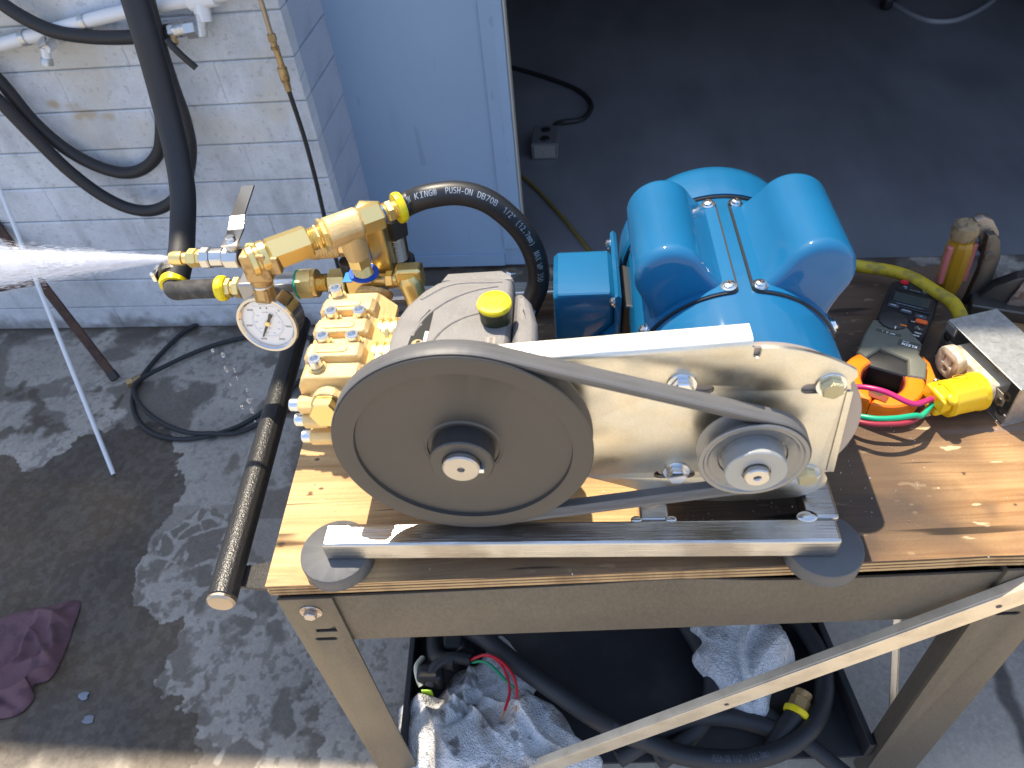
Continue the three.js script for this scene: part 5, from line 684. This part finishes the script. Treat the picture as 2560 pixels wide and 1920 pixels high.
// ---------- supply hose and spray ----------
{
  const sh = thing('supply_hose', 'thick black supply hose coming down to the clamp beside the spray', 'hose');
  const c = Math.cos(MT), s = Math.sin(MT), toW = (x0, y0, z0) => { const x = x0 * FS + FO[0], y = y0 * FS + FO[1], z = z0 * FS + FO[2]; return [MO[0] + x * c + z * s, MO[1] + y, MO[2] - x * s + z * c]; };
  const J = toW(-0.204, 0.247, -0.262);
  part('hose', hose([[J[0] + 0.0, J[1] + 0.004, J[2] - 0.016], [-0.5710, 1.0193, -0.8952],[-0.5837, 1.0349, -0.9568],[-0.5905, 1.0609, -1.0056],[-0.5980, 1.1051, -1.0487],[-0.6045, 1.1543, -1.0809],[-0.6060, 1.2068, -1.1013],[-0.6070, 1.2535, -1.1159],[-0.6113, 1.2970, -1.1349],[-0.6179, 1.3378, -1.1588], [-0.56, 1.62, -1.15], [-0.58, 1.9, -1.25], [-0.68, 2.05, -1.55], [-0.8, 2.05, -1.93]], (t) => 0.0182 + 0.0022 * Math.min(1, t * 2.5), { seg: 160, rad: 20, ref: [0.2, 0.2, 1] }), M.rubber, sh);
  const dh = V(-0.0065, 0.0084, -0.0377).normalize().toArray(), on = (k) => [J[0] + dh[0] * k, J[1] + dh[1] * k, J[2] + dh[2] * k];
  part('hose_clamp', lathe([[0.018, -0.008], [0.0212, -0.008], [0.0215, -0.002], [0.0206, 0], [0.0215, 0.002], [0.0215, 0.008], [0.018, 0.008]], on(0.03), dh, 40), M.darkSteel, sh);
  { const c3 = on(0.03); part('clamp_screw', [bx(0.0075, 0.014, 0.026, c3[0] - 0.0252, c3[1] + 0.003, c3[2] + 0.002, 0.002), rod(0.0035, -0.016, 0.016, [c3[0] - 0.0252, c3[1] + 0.006, c3[2]], [0, 0.3, 1])], M.bolt, sh); }
  part('yellow_collar', lathe([[0.01, -0.0055], [0.0185, -0.0055], [0.0199, 0], [0.0188, 0.0055], [0.01, 0.0055]], on(0.011), dh, 40), M.yellow, sh);
  const e0 = toW(-0.141, 0.247, -0.259), mid = toW(-0.178, 0.2465, -0.26);
  part('short_hose', hose([on(0.014), on(0.005), [J[0] + 0.0035, J[1] - 0.001, J[2] + 0.002], [J[0] + 0.012, J[1] - 0.0015, J[2] + 0.0025], mid, toW(-0.16, 0.247, -0.2595), e0], 0.014, { seg: 60, rad: 22 }), M.rubberDusty, sh, 'short dusty grey hose length between two yellow collars');
  // water jet: fine drops, many near the nozzle, spreading to the left
  const N = toW(-0.1465, 0.335, -0.2008), drop = new THREE.OctahedronGeometry(1, 0), n = 240000; const im = new THREE.InstancedMesh(drop, S([0.95, 0.96, 1], { roughness: 0.5 }), n), mt = new THREE.Matrix4(), qq = new THREE.Quaternion();
  const gs = () => (rnd() + rnd() + rnd() + rnd() - 2) * 1.0;
  for (let i = 0; i < n; i++) {
    const t = Math.pow(rnd(), 0.85) * 0.86, sp = 0.002 + t * 0.078, a = gs() * sp, b = gs() * sp * 0.9, dirv = V(-1, a / (t + 0.05) + 0.012, b / (t + 0.05)).normalize(); const sz = rr(0.00004, 0.0001) * (1 + t * 0.3);
    const len = rr(25, 90); qq.setFromUnitVectors(V(0, 1, 0), dirv); mt.compose(V(N[0] - t, N[1] + a + t * 0.008, N[2] + b), qq, V(sz, sz * len, sz)); im.setMatrixAt(i, mt);
  }
  im.name = 'water_spray'; im.castShadow = true; scene.add(im); tag(im, 'white fan of water droplets jetting left from the nozzle', 'water spray', null, 'stuff');
  const core = lathe([[0.0016, 0], [0.003, 0.01], [0.0032, 0.03], [0.0026, 0.06], [0.0014, 0.09], [0.0002, 0.12]], N, [-1, 0.012, 0], 20);
  const jet = solo('water_jet', core, S([0.92, 0.94, 0.97], { roughness: 0.4 }), 'dense white core of the water jet at the nozzle mouth', 'water spray');
  const dr = []; for (let i = 0; i < 16; i++) { const t = Math.pow(rnd(), 0.8), g = new THREE.SphereGeometry(rr(0.0012, 0.0032), 8, 6); g.scale(1, rr(1.2, 3), 1); g.translate(J[0] + 0.02 + t * 0.03 + rr(-0.006, 0.006), J[1] - 0.03 - t * 0.3, J[2] + 0.01 + rr(-0.01, 0.02)); dr.push(g); }
  solo('water_drips', dr, PH([1, 1, 1], { transmission: 0.8, roughness: 0.05, thickness: 0.003, ior: 1.33 }), 'falling water drips below the short grey hose', 'water drips', null, 'stuff');
}
// ---------- clamp meter ----------
{
  // local frame: u along the meter (from jaws to top end), v to its right side as seen, height up; placed on the board
  const A = [0.434, 0.82, -0.778], U = V(0.485, 0, -0.875).normalize(), yawM = Math.atan2(-U.x, -U.z) ; // local -z points along U
  const t = thing('clamp_meter', 'dark grey and orange clamp meter lying on the plywood', 'meter', A, yawM);
  // outline in local (x right, z toward jaws)
  const body = [[-0.026, -0.206], [0.026, -0.206], [0.034, -0.196], [0.036, -0.14], [0.034, -0.1], [0.03, -0.06], [0.033, -0.03], [0.038, -0.005], [0.03, 0.012], [-0.03, 0.012], [-0.04, -0.02], [-0.041, -0.06], [-0.036, -0.1], [-0.037, -0.15], [-0.035, -0.196]];
  const b = part('meter_body', boxUV(slab(body, 0.002, 0.034, 0.005, [], 3)), M.blackPlastic, t, 'dark charcoal meter body with screen and dial');
  part('lower_body', boxUV(slab([[-0.04, -0.085], [-0.02, -0.09], [0.0, -0.095], [0.032, -0.06], [0.033, -0.035], [0.046, -0.022], [0.05, 0.012], [0.028, 0.016], [0.021, -0.016], [-0.017, -0.024], [-0.03, 0.004], [-0.044, -0.004], [-0.044, -0.05]], 0.004, 0.038, 0.005, [], 3)), M.olive, t, 'olive grey lower half of the meter');
  part('screen_frame', bx(0.06, 0.003, 0.036, 0.0, 0.0368, -0.152, 0.001), S([0.02, 0.022, 0.024], { roughness: 0.25 }), b);
  part('screen', bx(0.05, 0.0012, 0.022, 0.0, 0.0388, -0.156, 0.0004), S([1, 1, 1], { roughness: 0.18, map: canvasTex(256, 112, (c, w, h) => { c.fillStyle = '#3c4341'; c.fillRect(0, 0, w, h); c.fillStyle = '#1c211f'; c.font = 'bold 74px monospace'; c.translate(w / 2, h / 2); c.rotate(Math.PI); c.textAlign = 'center'; c.textBaseline = 'middle'; c.fillText('25.4', 0, 4); }) }), b);
  const lbl = (x, z, w, d, y, fn, W = 256) => { const g = new THREE.PlaneGeometry(w, d); g.rotateX(-Math.PI / 2); g.translate(x, y, z); return [g, S([1, 1, 1], { roughness: 0.42, map: canvasTex(W, Math.round(W * d / w), fn) })]; };
  const up = (c, s, x, y) => { c.save(); c.translate(x, y); c.rotate(Math.PI); c.fillText(s, 0, 0); c.restore(); };
  { const [g, m] = lbl(0, -0.1905, 0.05, 0.024, 0.0364, (c, w, h) => { c.fillStyle = '#1c1e20'; c.fillRect(0, 0, w, h); c.fillStyle = '#a9c4d8'; c.strokeStyle = '#a9c4d8'; c.font = 'bold 22px sans-serif'; c.textAlign = 'center'; up(c, 'V\u03a9', 54, 66); up(c, 'COM', 204, 66); up(c, '\u26a0', 128, 66); c.font = '14px sans-serif'; up(c, '600V CAT III', 128, 92); c.lineWidth = 3; c.beginPath(); c.moveTo(54, 84); c.lineTo(54, 96); c.lineTo(70, 96); c.moveTo(186, 96); c.lineTo(204, 96); c.lineTo(204, 84); c.stroke(); }); part('jack_panel', g, m, b); }
  part('red_jack', lathe([[0.0022, 0], [0.0058, 0], [0.0062, 0.0018], [0.004, 0.0022], [0.003, 0.0012], [0, 0.001]], [-0.018, 0.036, -0.198], Y1, 24), S([0.5, 0.01, 0.02], { roughness: 0.4 }), b);
  part('black_jack', lathe([[0.0022, 0], [0.0058, 0], [0.0062, 0.0018], [0.004, 0.0022], [0.003, 0.0012], [0, 0.001]], [0.018, 0.036, -0.198], Y1, 24), M.blackPaint, b);
  { const [g, m] = lbl(0.0, -0.1405, 0.052, 0.005, 0.0386, (c, w, h) => { c.fillStyle = '#24282c'; c.fillRect(0, 0, w, h); c.fillStyle = '#8fb2d6'; c.font = '15px sans-serif'; c.textAlign = 'center'; up(c, 'AUTO-RANGING TRUE RMS', w / 2, 8); }); part('print_strip', g, m, b); }
  for (const [x, z, s] of [[-0.021, -0.1325, 'MAX'], [-0.002, -0.1265, 'RANGE'], [0.019, -0.122, 'Hz']]) { part('button', bx(0.016, 0.004, 0.0075, x, 0.0374, z, 0.0018), S([0.06, 0.07, 0.085], { roughness: 0.5 }), b); const [g, m] = lbl(x, z, 0.013, 0.005, 0.03955, (c, w, h) => { c.fillStyle = '#474c54'; c.fillRect(0, 0, w, h); c.fillStyle = '#c8d4e0'; c.font = 'bold 34px sans-serif'; c.textAlign = 'center'; up(c, s, w / 2, 16); }, 128); part('button_print', g, m, b); }
  part('orange_button', bx(0.017, 0.005, 0.0085, 0.022, 0.0376, -0.1115, 0.0025), S([0.8, 0.13, 0.02], { roughness: 0.45 }), b);
  { const kn = []; for (let i = 0; i < 24; i++) { const a = i / 24 * 2 * Math.PI; kn.push([-0.014 + Math.cos(a) * (i % 2 ? 0.0195 : 0.0205), -0.0905 + Math.sin(a) * (i % 2 ? 0.0195 : 0.0205)]); } part('dial_knob', slab(kn, 0.0355, 0.0095, 0.0018), S([0.03, 0.032, 0.033], { roughness: 0.45 }), b); part('dial_mark', bx(0.009, 0.0006, 0.0022, 0.001, 0.0453, -0.083, 0.0002), M.orange, b); part('dial_mark', bx(0.0016, 0.0006, 0.006, -0.008, 0.0453, -0.0735), M.white, b); part('dial_ring', lathe([[0.0205, 0], [0.0225, 0], [0.0225, 0.0012], [0.0205, 0.0012]], [-0.014, 0.0358, -0.0905], Y1), M.blackPaint, b); }
  { const marks = [['OFF', 0.012, -0.1085], ['V~', 0.019, -0.099], ['V\u2393', 0.0215, -0.088], ['200A', 0.0225, -0.078], ['600A~', 0.02, -0.0715]]; for (const [s, x, z] of marks) { const [g, m] = lbl(x, z, 0.012, 0.005, 0.0368 + (z > -0.09 ? 0.0056 : 0), (c, w, h) => { c.fillStyle = z > -0.09 ? '#4c4f46' : '#1f2123'; c.fillRect(0, 0, w, h); c.fillStyle = '#dfe4e6'; c.font = 'bold 40px sans-serif'; c.textAlign = 'center'; up(c, s, w / 2, 16); }, 128); part('print_mark', g, m, b); } }
  { const [g, m] = lbl(0.017, -0.048, 0.03, 0.013, 0.0424, (c, w, h) => { c.fillStyle = '#4c4f46'; c.fillRect(0, 0, w, h); c.fillStyle = '#ffffff'; c.font = 'bold 62px sans-serif'; c.textAlign = 'center'; up(c, 'KLEIN', w / 2, 50); c.font = 'bold 26px sans-serif'; up(c, 'CL120', 80, 12); }); part('logo_print', g, m, b); }
  { const [g, m] = lbl(-0.014, -0.062, 0.034, 0.006, 0.0424, (c, w, h) => { c.fillStyle = '#4c4f46'; c.fillRect(0, 0, w, h); c.fillStyle = '#e6ebed'; c.font = 'bold 30px sans-serif'; c.textAlign = 'center'; up(c, 'OFF  \u03a9  \u25b7|', w / 2, 14); }); part('print_mark', g, m, b); }
  // jaws: a ring of orange around a dark opening
  const ring = (a0, a1, r0, r1, z0) => { const o = []; for (let i = 0; i <= 12; i++) { const a = mix(a0, a1, i / 12); o.push([Math.sin(a) * r1, z0 + Math.cos(a) * r1 * 1.05]); } for (let i = 12; i >= 0; i--) { const a = mix(a0, a1, i / 12); o.push([Math.sin(a) * r0 * 0.85, z0 + Math.cos(a) * r0 * 1.05]); } return o; };
  part('jaw', slab(ring(-2.35, -0.1, 0.033, 0.053, 0.03), 0.006, 0.034, 0.006, [], 3), M.orange, t, 'left orange jaw of the meter');
  part('jaw', slab(ring(-0.08, 2.1, 0.033, 0.053, 0.03), 0.006, 0.033, 0.006, [], 3), M.orange, t, 'right orange jaw of the meter');
  part('jaw_throat', [slab(ring(-2.6, 2.6, 0.0315, 0.0345, 0.03), 0.004, 0.03, 0.001)], M.darkRed, t);
  part('trigger', slab([[0.036, -0.05], [0.05, -0.04], [0.066, -0.004], [0.056, 0.02], [0.044, 0.022], [0.046, -0.01]], 0.004, 0.026, 0.006, [], 3), M.orange, t);
  part('jaw_arrow', slab([[-0.012, 0.066], [0.004, 0.07], [0.01, 0.06], [0.014, 0.066], [0.012, 0.078], [-0.01, 0.075]], 0.0398, 0.0006), S([0.25, 0.05, 0.015]), t);
}
// ---------- outlet box, plug, wires, cord ----------
const bxN = V(-0.966, 0, 0.26), bxU = V(0.26, 0, 0.966);
const atBox = (n, y, u) => [0.542 + bxN.x * n + bxU.x * u, 0.82 + y, -0.76 + bxN.z * n + bxU.z * u];
{
  const yawB = Math.atan2(-bxN.z, bxN.x) ; // local +x = outward
  const t = thing('outlet_box', 'galvanised steel outlet box lying on its side with an ivory receptacle', 'outlet box', [0.542, 0.82, -0.76], yawB);
  // local: x outward (open face at 0), z = -u
  const L = 0.146, H = 0.07, Dp = 0.075, w = 0.002;
  const kn = (x, z) => part('knockout', lathe([[0.0118, 0], [0.0126, 0], [0.0128, 0.0005], [0.0118, 0.0005]], [x, H, z], Y1, 32), M.galv, t);
  part('box_shell', [bx(Dp, w, L, -Dp / 2, H - w / 2, 0, 0.0008), bx(Dp, w, L, -Dp / 2, w / 2, 0, 0.0008), bx(w, H - 2 * w, L, -Dp + w / 2, H / 2, 0), bx(Dp - w, H - 2 * w, w, -Dp / 2 + w / 2, H / 2, L / 2 - w / 2), bx(Dp - w, H - 2 * w, w, -Dp / 2 + w / 2, H / 2, -L / 2 + w / 2)].map((g) => boxUV(g)), M.galv, t);
  kn(-0.032, 0.025); kn(-0.04, -0.028); part('corner_ear', [bx(0.004, 0.014, 0.018, -0.002, 0.06, L / 2 - 0.01, 0.001), bx(0.004, 0.014, 0.018, -0.002, 0.012, -L / 2 + 0.01, 0.001)], M.galv, t);
  const y0 = 0.034;
  const yoke = part('yoke', [boxUV(prism(rrect(0, y0, 0.122, 0.022, 0.006, 4), 0, 0.0016, 0.0004)).rotateY(Math.PI / 2)], S([1, 1, 1], { metalness: 0.9, map: grime([0.55, 0.5, 0.42], [0.25, 0.19, 0.13], 0.03, 931, 0.8), roughness: 0.5 }), t, 'steel mounting strap of the receptacle');
  for (const [s, y] of [[1, y0 + 0.013], [1, y0 - 0.013], [-1, y0 + 0.013], [-1, y0 - 0.013]]) part('strap_ear', lathe([[0.0028, 0], [0.0062, 0], [0.0066, 0.0012], [0.0028, 0.0014]], [0.001, y, s * 0.062], X1, 20), M.darkSteel, yoke);
  for (const s of [1, -1]) part('strap_screw', lathe([[0, 0], [0.0045, 0], [0.004, 0.002], [0, 0.0026]], [0.0016, y0, s * 0.055], X1, 16), M.darkSteel, yoke);
  const rec = part('receptacle', [bx(0.03, 0.03, 0.086, -0.006, y0, 0, 0.004)], M.ivory, t, 'grimy ivory duplex receptacle');
  for (const [k, u] of [[1, 0.03], [0, -0.027]]) { const g = prism(rrect(u, y0, 0.043, 0.045, 0.017, 6), 0, 0.015, 0.002, k ? [] : [rrect(u - 0.0075, y0 + 0.003, 0.004, 0.011, 0.0005, 1), rrect(u + 0.0075, y0 + 0.003, 0.004, 0.0095, 0.0005, 1), circ(u, y0 - 0.0105, 0.0042, 10)]); g.rotateY(Math.PI / 2); g.translate(0.008, 0, 0); part('socket_face', boxUV(g), M.ivory, t); }
  part('socket_slots', [bx(0.004, 0.03, 0.03, 0.0112, y0, 0.027, 0.001)], S([0.06, 0.04, 0.03]), t);
  part('centre_screw', rod(0.0035, 0.008, 0.011, [0, y0, 0], X1), M.brassDull, t);
}
{
  const o = atBox(0.018, 0.036, 0.033), d = [bxN.x, 0.0, bxN.z];
  const p = thing('power_plug', 'bright yellow power plug pushed into the outlet box', 'plug', o, Math.atan2(-bxN.z, bxN.x));
  const b = part('plug_body', lathe([[0, 0], [0.0255, 0], [0.0264, 0.002], [0.0264, 0.007], [0.025, 0.0085], [0.0243, 0.04], [0.025, 0.043], [0.025, 0.05], [0.0212, 0.053], [0, 0.053]], [0, 0, 0], X1, 48), M.yellowPlug, p);
  part('cord_clamp', [slab(rrect(0, 0, 0.02, 0.04, 0.004, 3), 0, 0.014, 0.002).rotateZ(-Math.PI / 2).translate(0.055, 0.011, 0).translate(0, -0.004, 0), bx(0.022, 0.012, 0.026, 0.058, -0.011, 0, 0.004), bx(0.022, 0.014, 0.028, 0.058, 0.012, -0.002, 0.005)], M.yellowPlug, b);
  part('clamp_lug', [rod(0.0075, 0, 0.012, [0.058, 0.014, -0.014], [0, 0.8, -0.6], 0.002), bx(0.02, 0.012, 0.012, 0.048, 0.004, 0.0205, 0.004)], M.yellowPlug, b);
  part('clamp_screw', lathe([[0, 0], [0.0048, 0], [0.0042, 0.0018], [0.002, 0.0027], [0, 0.0028]], [0.047, 0.0075, 0.026], [0, 0.35, 1], 20), M.bolt, b);
  part('thumb_recess', lathe([[0.0085, 0], [0.0093, 0], [0.0094, 0.0006], [0.0085, 0.0006]], [0.024, 0.0205, 0.0137], [0, 0.84, 0.55], 28), M.yellowPlug, b);
  { const g = new THREE.CylinderGeometry(0.0254, 0.0254, 0.011, 16, 1, true, 0, 0.75); g.rotateZ(-Math.PI / 2); g.rotateX(0.12 + Math.PI * 0.25 - 1.15 + 0.5); g.translate(0.013, 0, 0); part('barcode_label', g, S([1, 1, 1], { roughness: 0.5, map: canvasTex(64, 128, (c, w, h) => { c.fillStyle = '#eeeeee'; c.fillRect(0, 0, w, h); c.fillStyle = '#222'; for (let y = 26; y < 110; y += 6) c.fillRect(16, y, 26, 1 + (y * 7 % 4)); c.fillRect(48, 20, 2, 94); }) }), b); }
}
{
  const pink = S([0.62, 0.025, 0.17], { roughness: 0.35 }), green = S([0.01, 0.42, 0.22], { roughness: 0.35 }), wr = S([0.35, 0.03, 0.06], { roughness: 0.4 });
  const e = atBox(0.072, 0.036, 0.033);
  solo('pink_wire', hose([e, [e[0] - 0.015, 0.862, e[2] + 0.004], [0.4328, 0.873, -0.688], [0.4014, 0.881, -0.703], [0.3824, 0.879, -0.714], [0.345, 0.86, -0.74], [0.32, 0.85, -0.78]], 0.0037, { seg: 60, rad: 10 }), pink, 'upper bright pink wire from the plug through the meter jaws', 'wire');
  solo('pink_wire', hose([e, [e[0] - 0.015, 0.852, e[2] + 0.008], [0.434, 0.85, -0.678], [0.405, 0.848, -0.676], [0.375, 0.846, -0.682], [0.34, 0.84, -0.71]], 0.0035, { seg: 60, rad: 10 }), wr, 'lower dark pink wire running beside the green wire', 'wire');
  solo('green_wire', hose([e, [e[0] - 0.012, 0.855, e[2] + 0.006], [0.442, 0.862, -0.676], [0.4343, 0.866, -0.674], [0.4072, 0.87, -0.667], [0.3825, 0.869, -0.668], [0.3666, 0.866, -0.675], [0.34, 0.856, -0.69], [0.315, 0.85, -0.73]], 0.0036, { seg: 60, rad: 10 }), green, 'green wire curving from the plug below the pink wire', 'wire');
  const cA = atBox(-0.04, 0.045, -0.07);
  solo('yellow_cord', hose([[0.36, 0.85, -1.03], [0.42, 0.852, -1.03], [0.472, 0.85, -1.012], [0.5035, 0.852, -0.998], [0.529, 0.858, -0.968], [0.549, 0.86, -0.93], [0.562, 0.862, -0.9], [cA[0] - 0.002, 0.864, cA[2] - 0.02], cA], 0.0098, { seg: 90, rad: 14 }), M.yellowCord, 'thick grimy yellow cord running over the meter into the outlet box', 'cord');
}
// ---------- tools standing in the board ----------
{
  const t = thing('screwdriver', 'amber screwdriver handle standing in a hole of the board', 'screwdriver', [0.5865, 0.82, -0.9666]);
  t.rotation.z = 0.06;
  const amber = PH([0.4, 0.22, 0.015], { roughness: 0.3, transmission: 0.25, thickness: 0.02, ior: 1.5, attenuationColor: col(0.6, 0.36, 0.03), attenuationDistance: 0.03 }), pinkP = S([0.42, 0.13, 0.13], { roughness: 0.5 });
  const prof = [[0, 0.003], [0.014, 0.003], [0.0155, 0.012], [0.0175, 0.022], [0.019, 0.035], [0.0195, 0.092], [0.0185, 0.102], [0.0165, 0.108], [0.018, 0.113], [0.0188, 0.124], [0.017, 0.133], [0.01, 0.138], [0, 0.139]];
  part('handle', lathe(prof, [0, 0, 0], Y1, 10), amber, t, 'amber handle with pink grip flats');
  for (const a of [0.1, 2.9]) { const c = Math.cos(a), s = Math.sin(a); part('grip_flat', place(bx(0.0105, 0.07, 0.009, 0, 0, 0, 0.003), [c * 0.0172, 0.068, s * 0.0172 + 0.003], [0, 1, 0]), pinkP, t); }
  part('hang_hole', rod(0.0042, 0, 0.0012, [0.0225, 0.093, 0.004], [0.9, 0, 0.35], 0.0002), M.blackPaint, t);
  part('dirty_tip', lathe([[0.0178, 0.1125], [0.0195, 0.1242], [0.0178, 0.1338], [0.0106, 0.139], [0, 0.14]], [0, 0, 0], Y1, 20), S([1, 1, 1], { map: grime([0.26, 0.19, 0.1], [0.09, 0.07, 0.05], 0.06, 951, 0.8), roughness: 0.7 }), t);
  part('shaft', rod(0.004, -0.12, 0.004, [0, 0, 0], Y1), M.bolt, t);
  const p = thing('pliers', 'dark worn steel pliers standing in the board behind the screwdriver', 'pliers', [0.6225, 0.82, -0.952]);
  const flat = (pts, th, z) => prism(pts, z, th, 0.002, [], 2);
  part('plier_handle', flat([[-0.012, -0.06], [0.01, -0.06], [0.013, 0.0], [0.0145, 0.04], [0.012, 0.085], [0.0, 0.118], [-0.01, 0.128], [-0.02, 0.126], [-0.016, 0.1], [-0.011, 0.06], [-0.012, 0.0]], 0.012, -0.006), M.darkSteel, p);
  part('plier_jaw', flat([[-0.028, 0.125], [-0.036, 0.142], [-0.026, 0.148], [-0.012, 0.142], [0.004, 0.12], [0.011, 0.09], [0.006, 0.066], [-0.004, 0.062], [-0.002, 0.08]], 0.014, -0.024), S([0.3, 0.27, 0.24], { metalness: 0.9, roughness: 0.42, bumpMap: tGrain, bumpScale: 0.0004 }), p);
  part('pivot_bolt', rod(0.008, -0.026, 0.008, [-0.006, 0.09, 0], Z1), M.darkSteel, p);
  const v = thing('steel_clamp', 'dark rusty steel clamp jaw at the board edge behind the outlet box', 'clamp', [0.672, 0.82, -0.93], -0.35);
  part('clamp_body', [prism([[-0.06, 0], [0.1, 0], [0.1, 0.06], [0.02, 0.07], [-0.012, 0.062], [-0.036, 0.042], [-0.05, 0.02]], -0.012, 0.024, 0.003, [], 2), bx(0.16, 0.02, 0.045, 0.02, 0.01, 0.012, 0.003)], M.darkSteel, v);
  part('clamp_pad', boxUV(prism([[-0.014, 0.012], [0.05, 0.012], [0.05, 0.07], [-0.004, 0.068]], 0.013, 0.006, 0.0015)), S([1, 1, 1], { metalness: 0.7, map: grime([0.38, 0.32, 0.28], [0.16, 0.1, 0.07], 0.05, 961, 0.9), roughness: 0.55 }), v);
  part('clamp_screw', rod(0.006, 0, 0.05, [0.03, 0.012, 0.016], [0.3, -0.2, 1]), M.steel, v);
}
// swarf and crumbs on the board
{
  const n = 260, g = new THREE.TetrahedronGeometry(1, 0), im = new THREE.InstancedMesh(g, S([0.8, 0.8, 0.82], { metalness: 0.5, roughness: 0.3 }), n), m = new THREE.Matrix4(), q = new THREE.Quaternion();
  for (let i = 0; i < n; i++) { const near = i < 150, x = near ? rr(0.1, 0.45) : rr(-0.38, 0.62), z = near ? rr(-0.75, -0.52) : rr(-0.95, -0.47), s = rr(0.0004, 0.0011); q.setFromEuler(new THREE.Euler(rr(0, 6), rr(0, 6), rr(0, 6))); m.compose(V(x, 0.8207, z), q, V(s * rr(1, 3), s * 0.6, s)); im.setMatrixAt(i, m); }
  im.name = 'metal_shavings'; scene.add(im); tag(im, 'tiny bright metal shavings scattered on the plywood', 'shavings', null, 'stuff');
}
renderer.render(scene, camera);
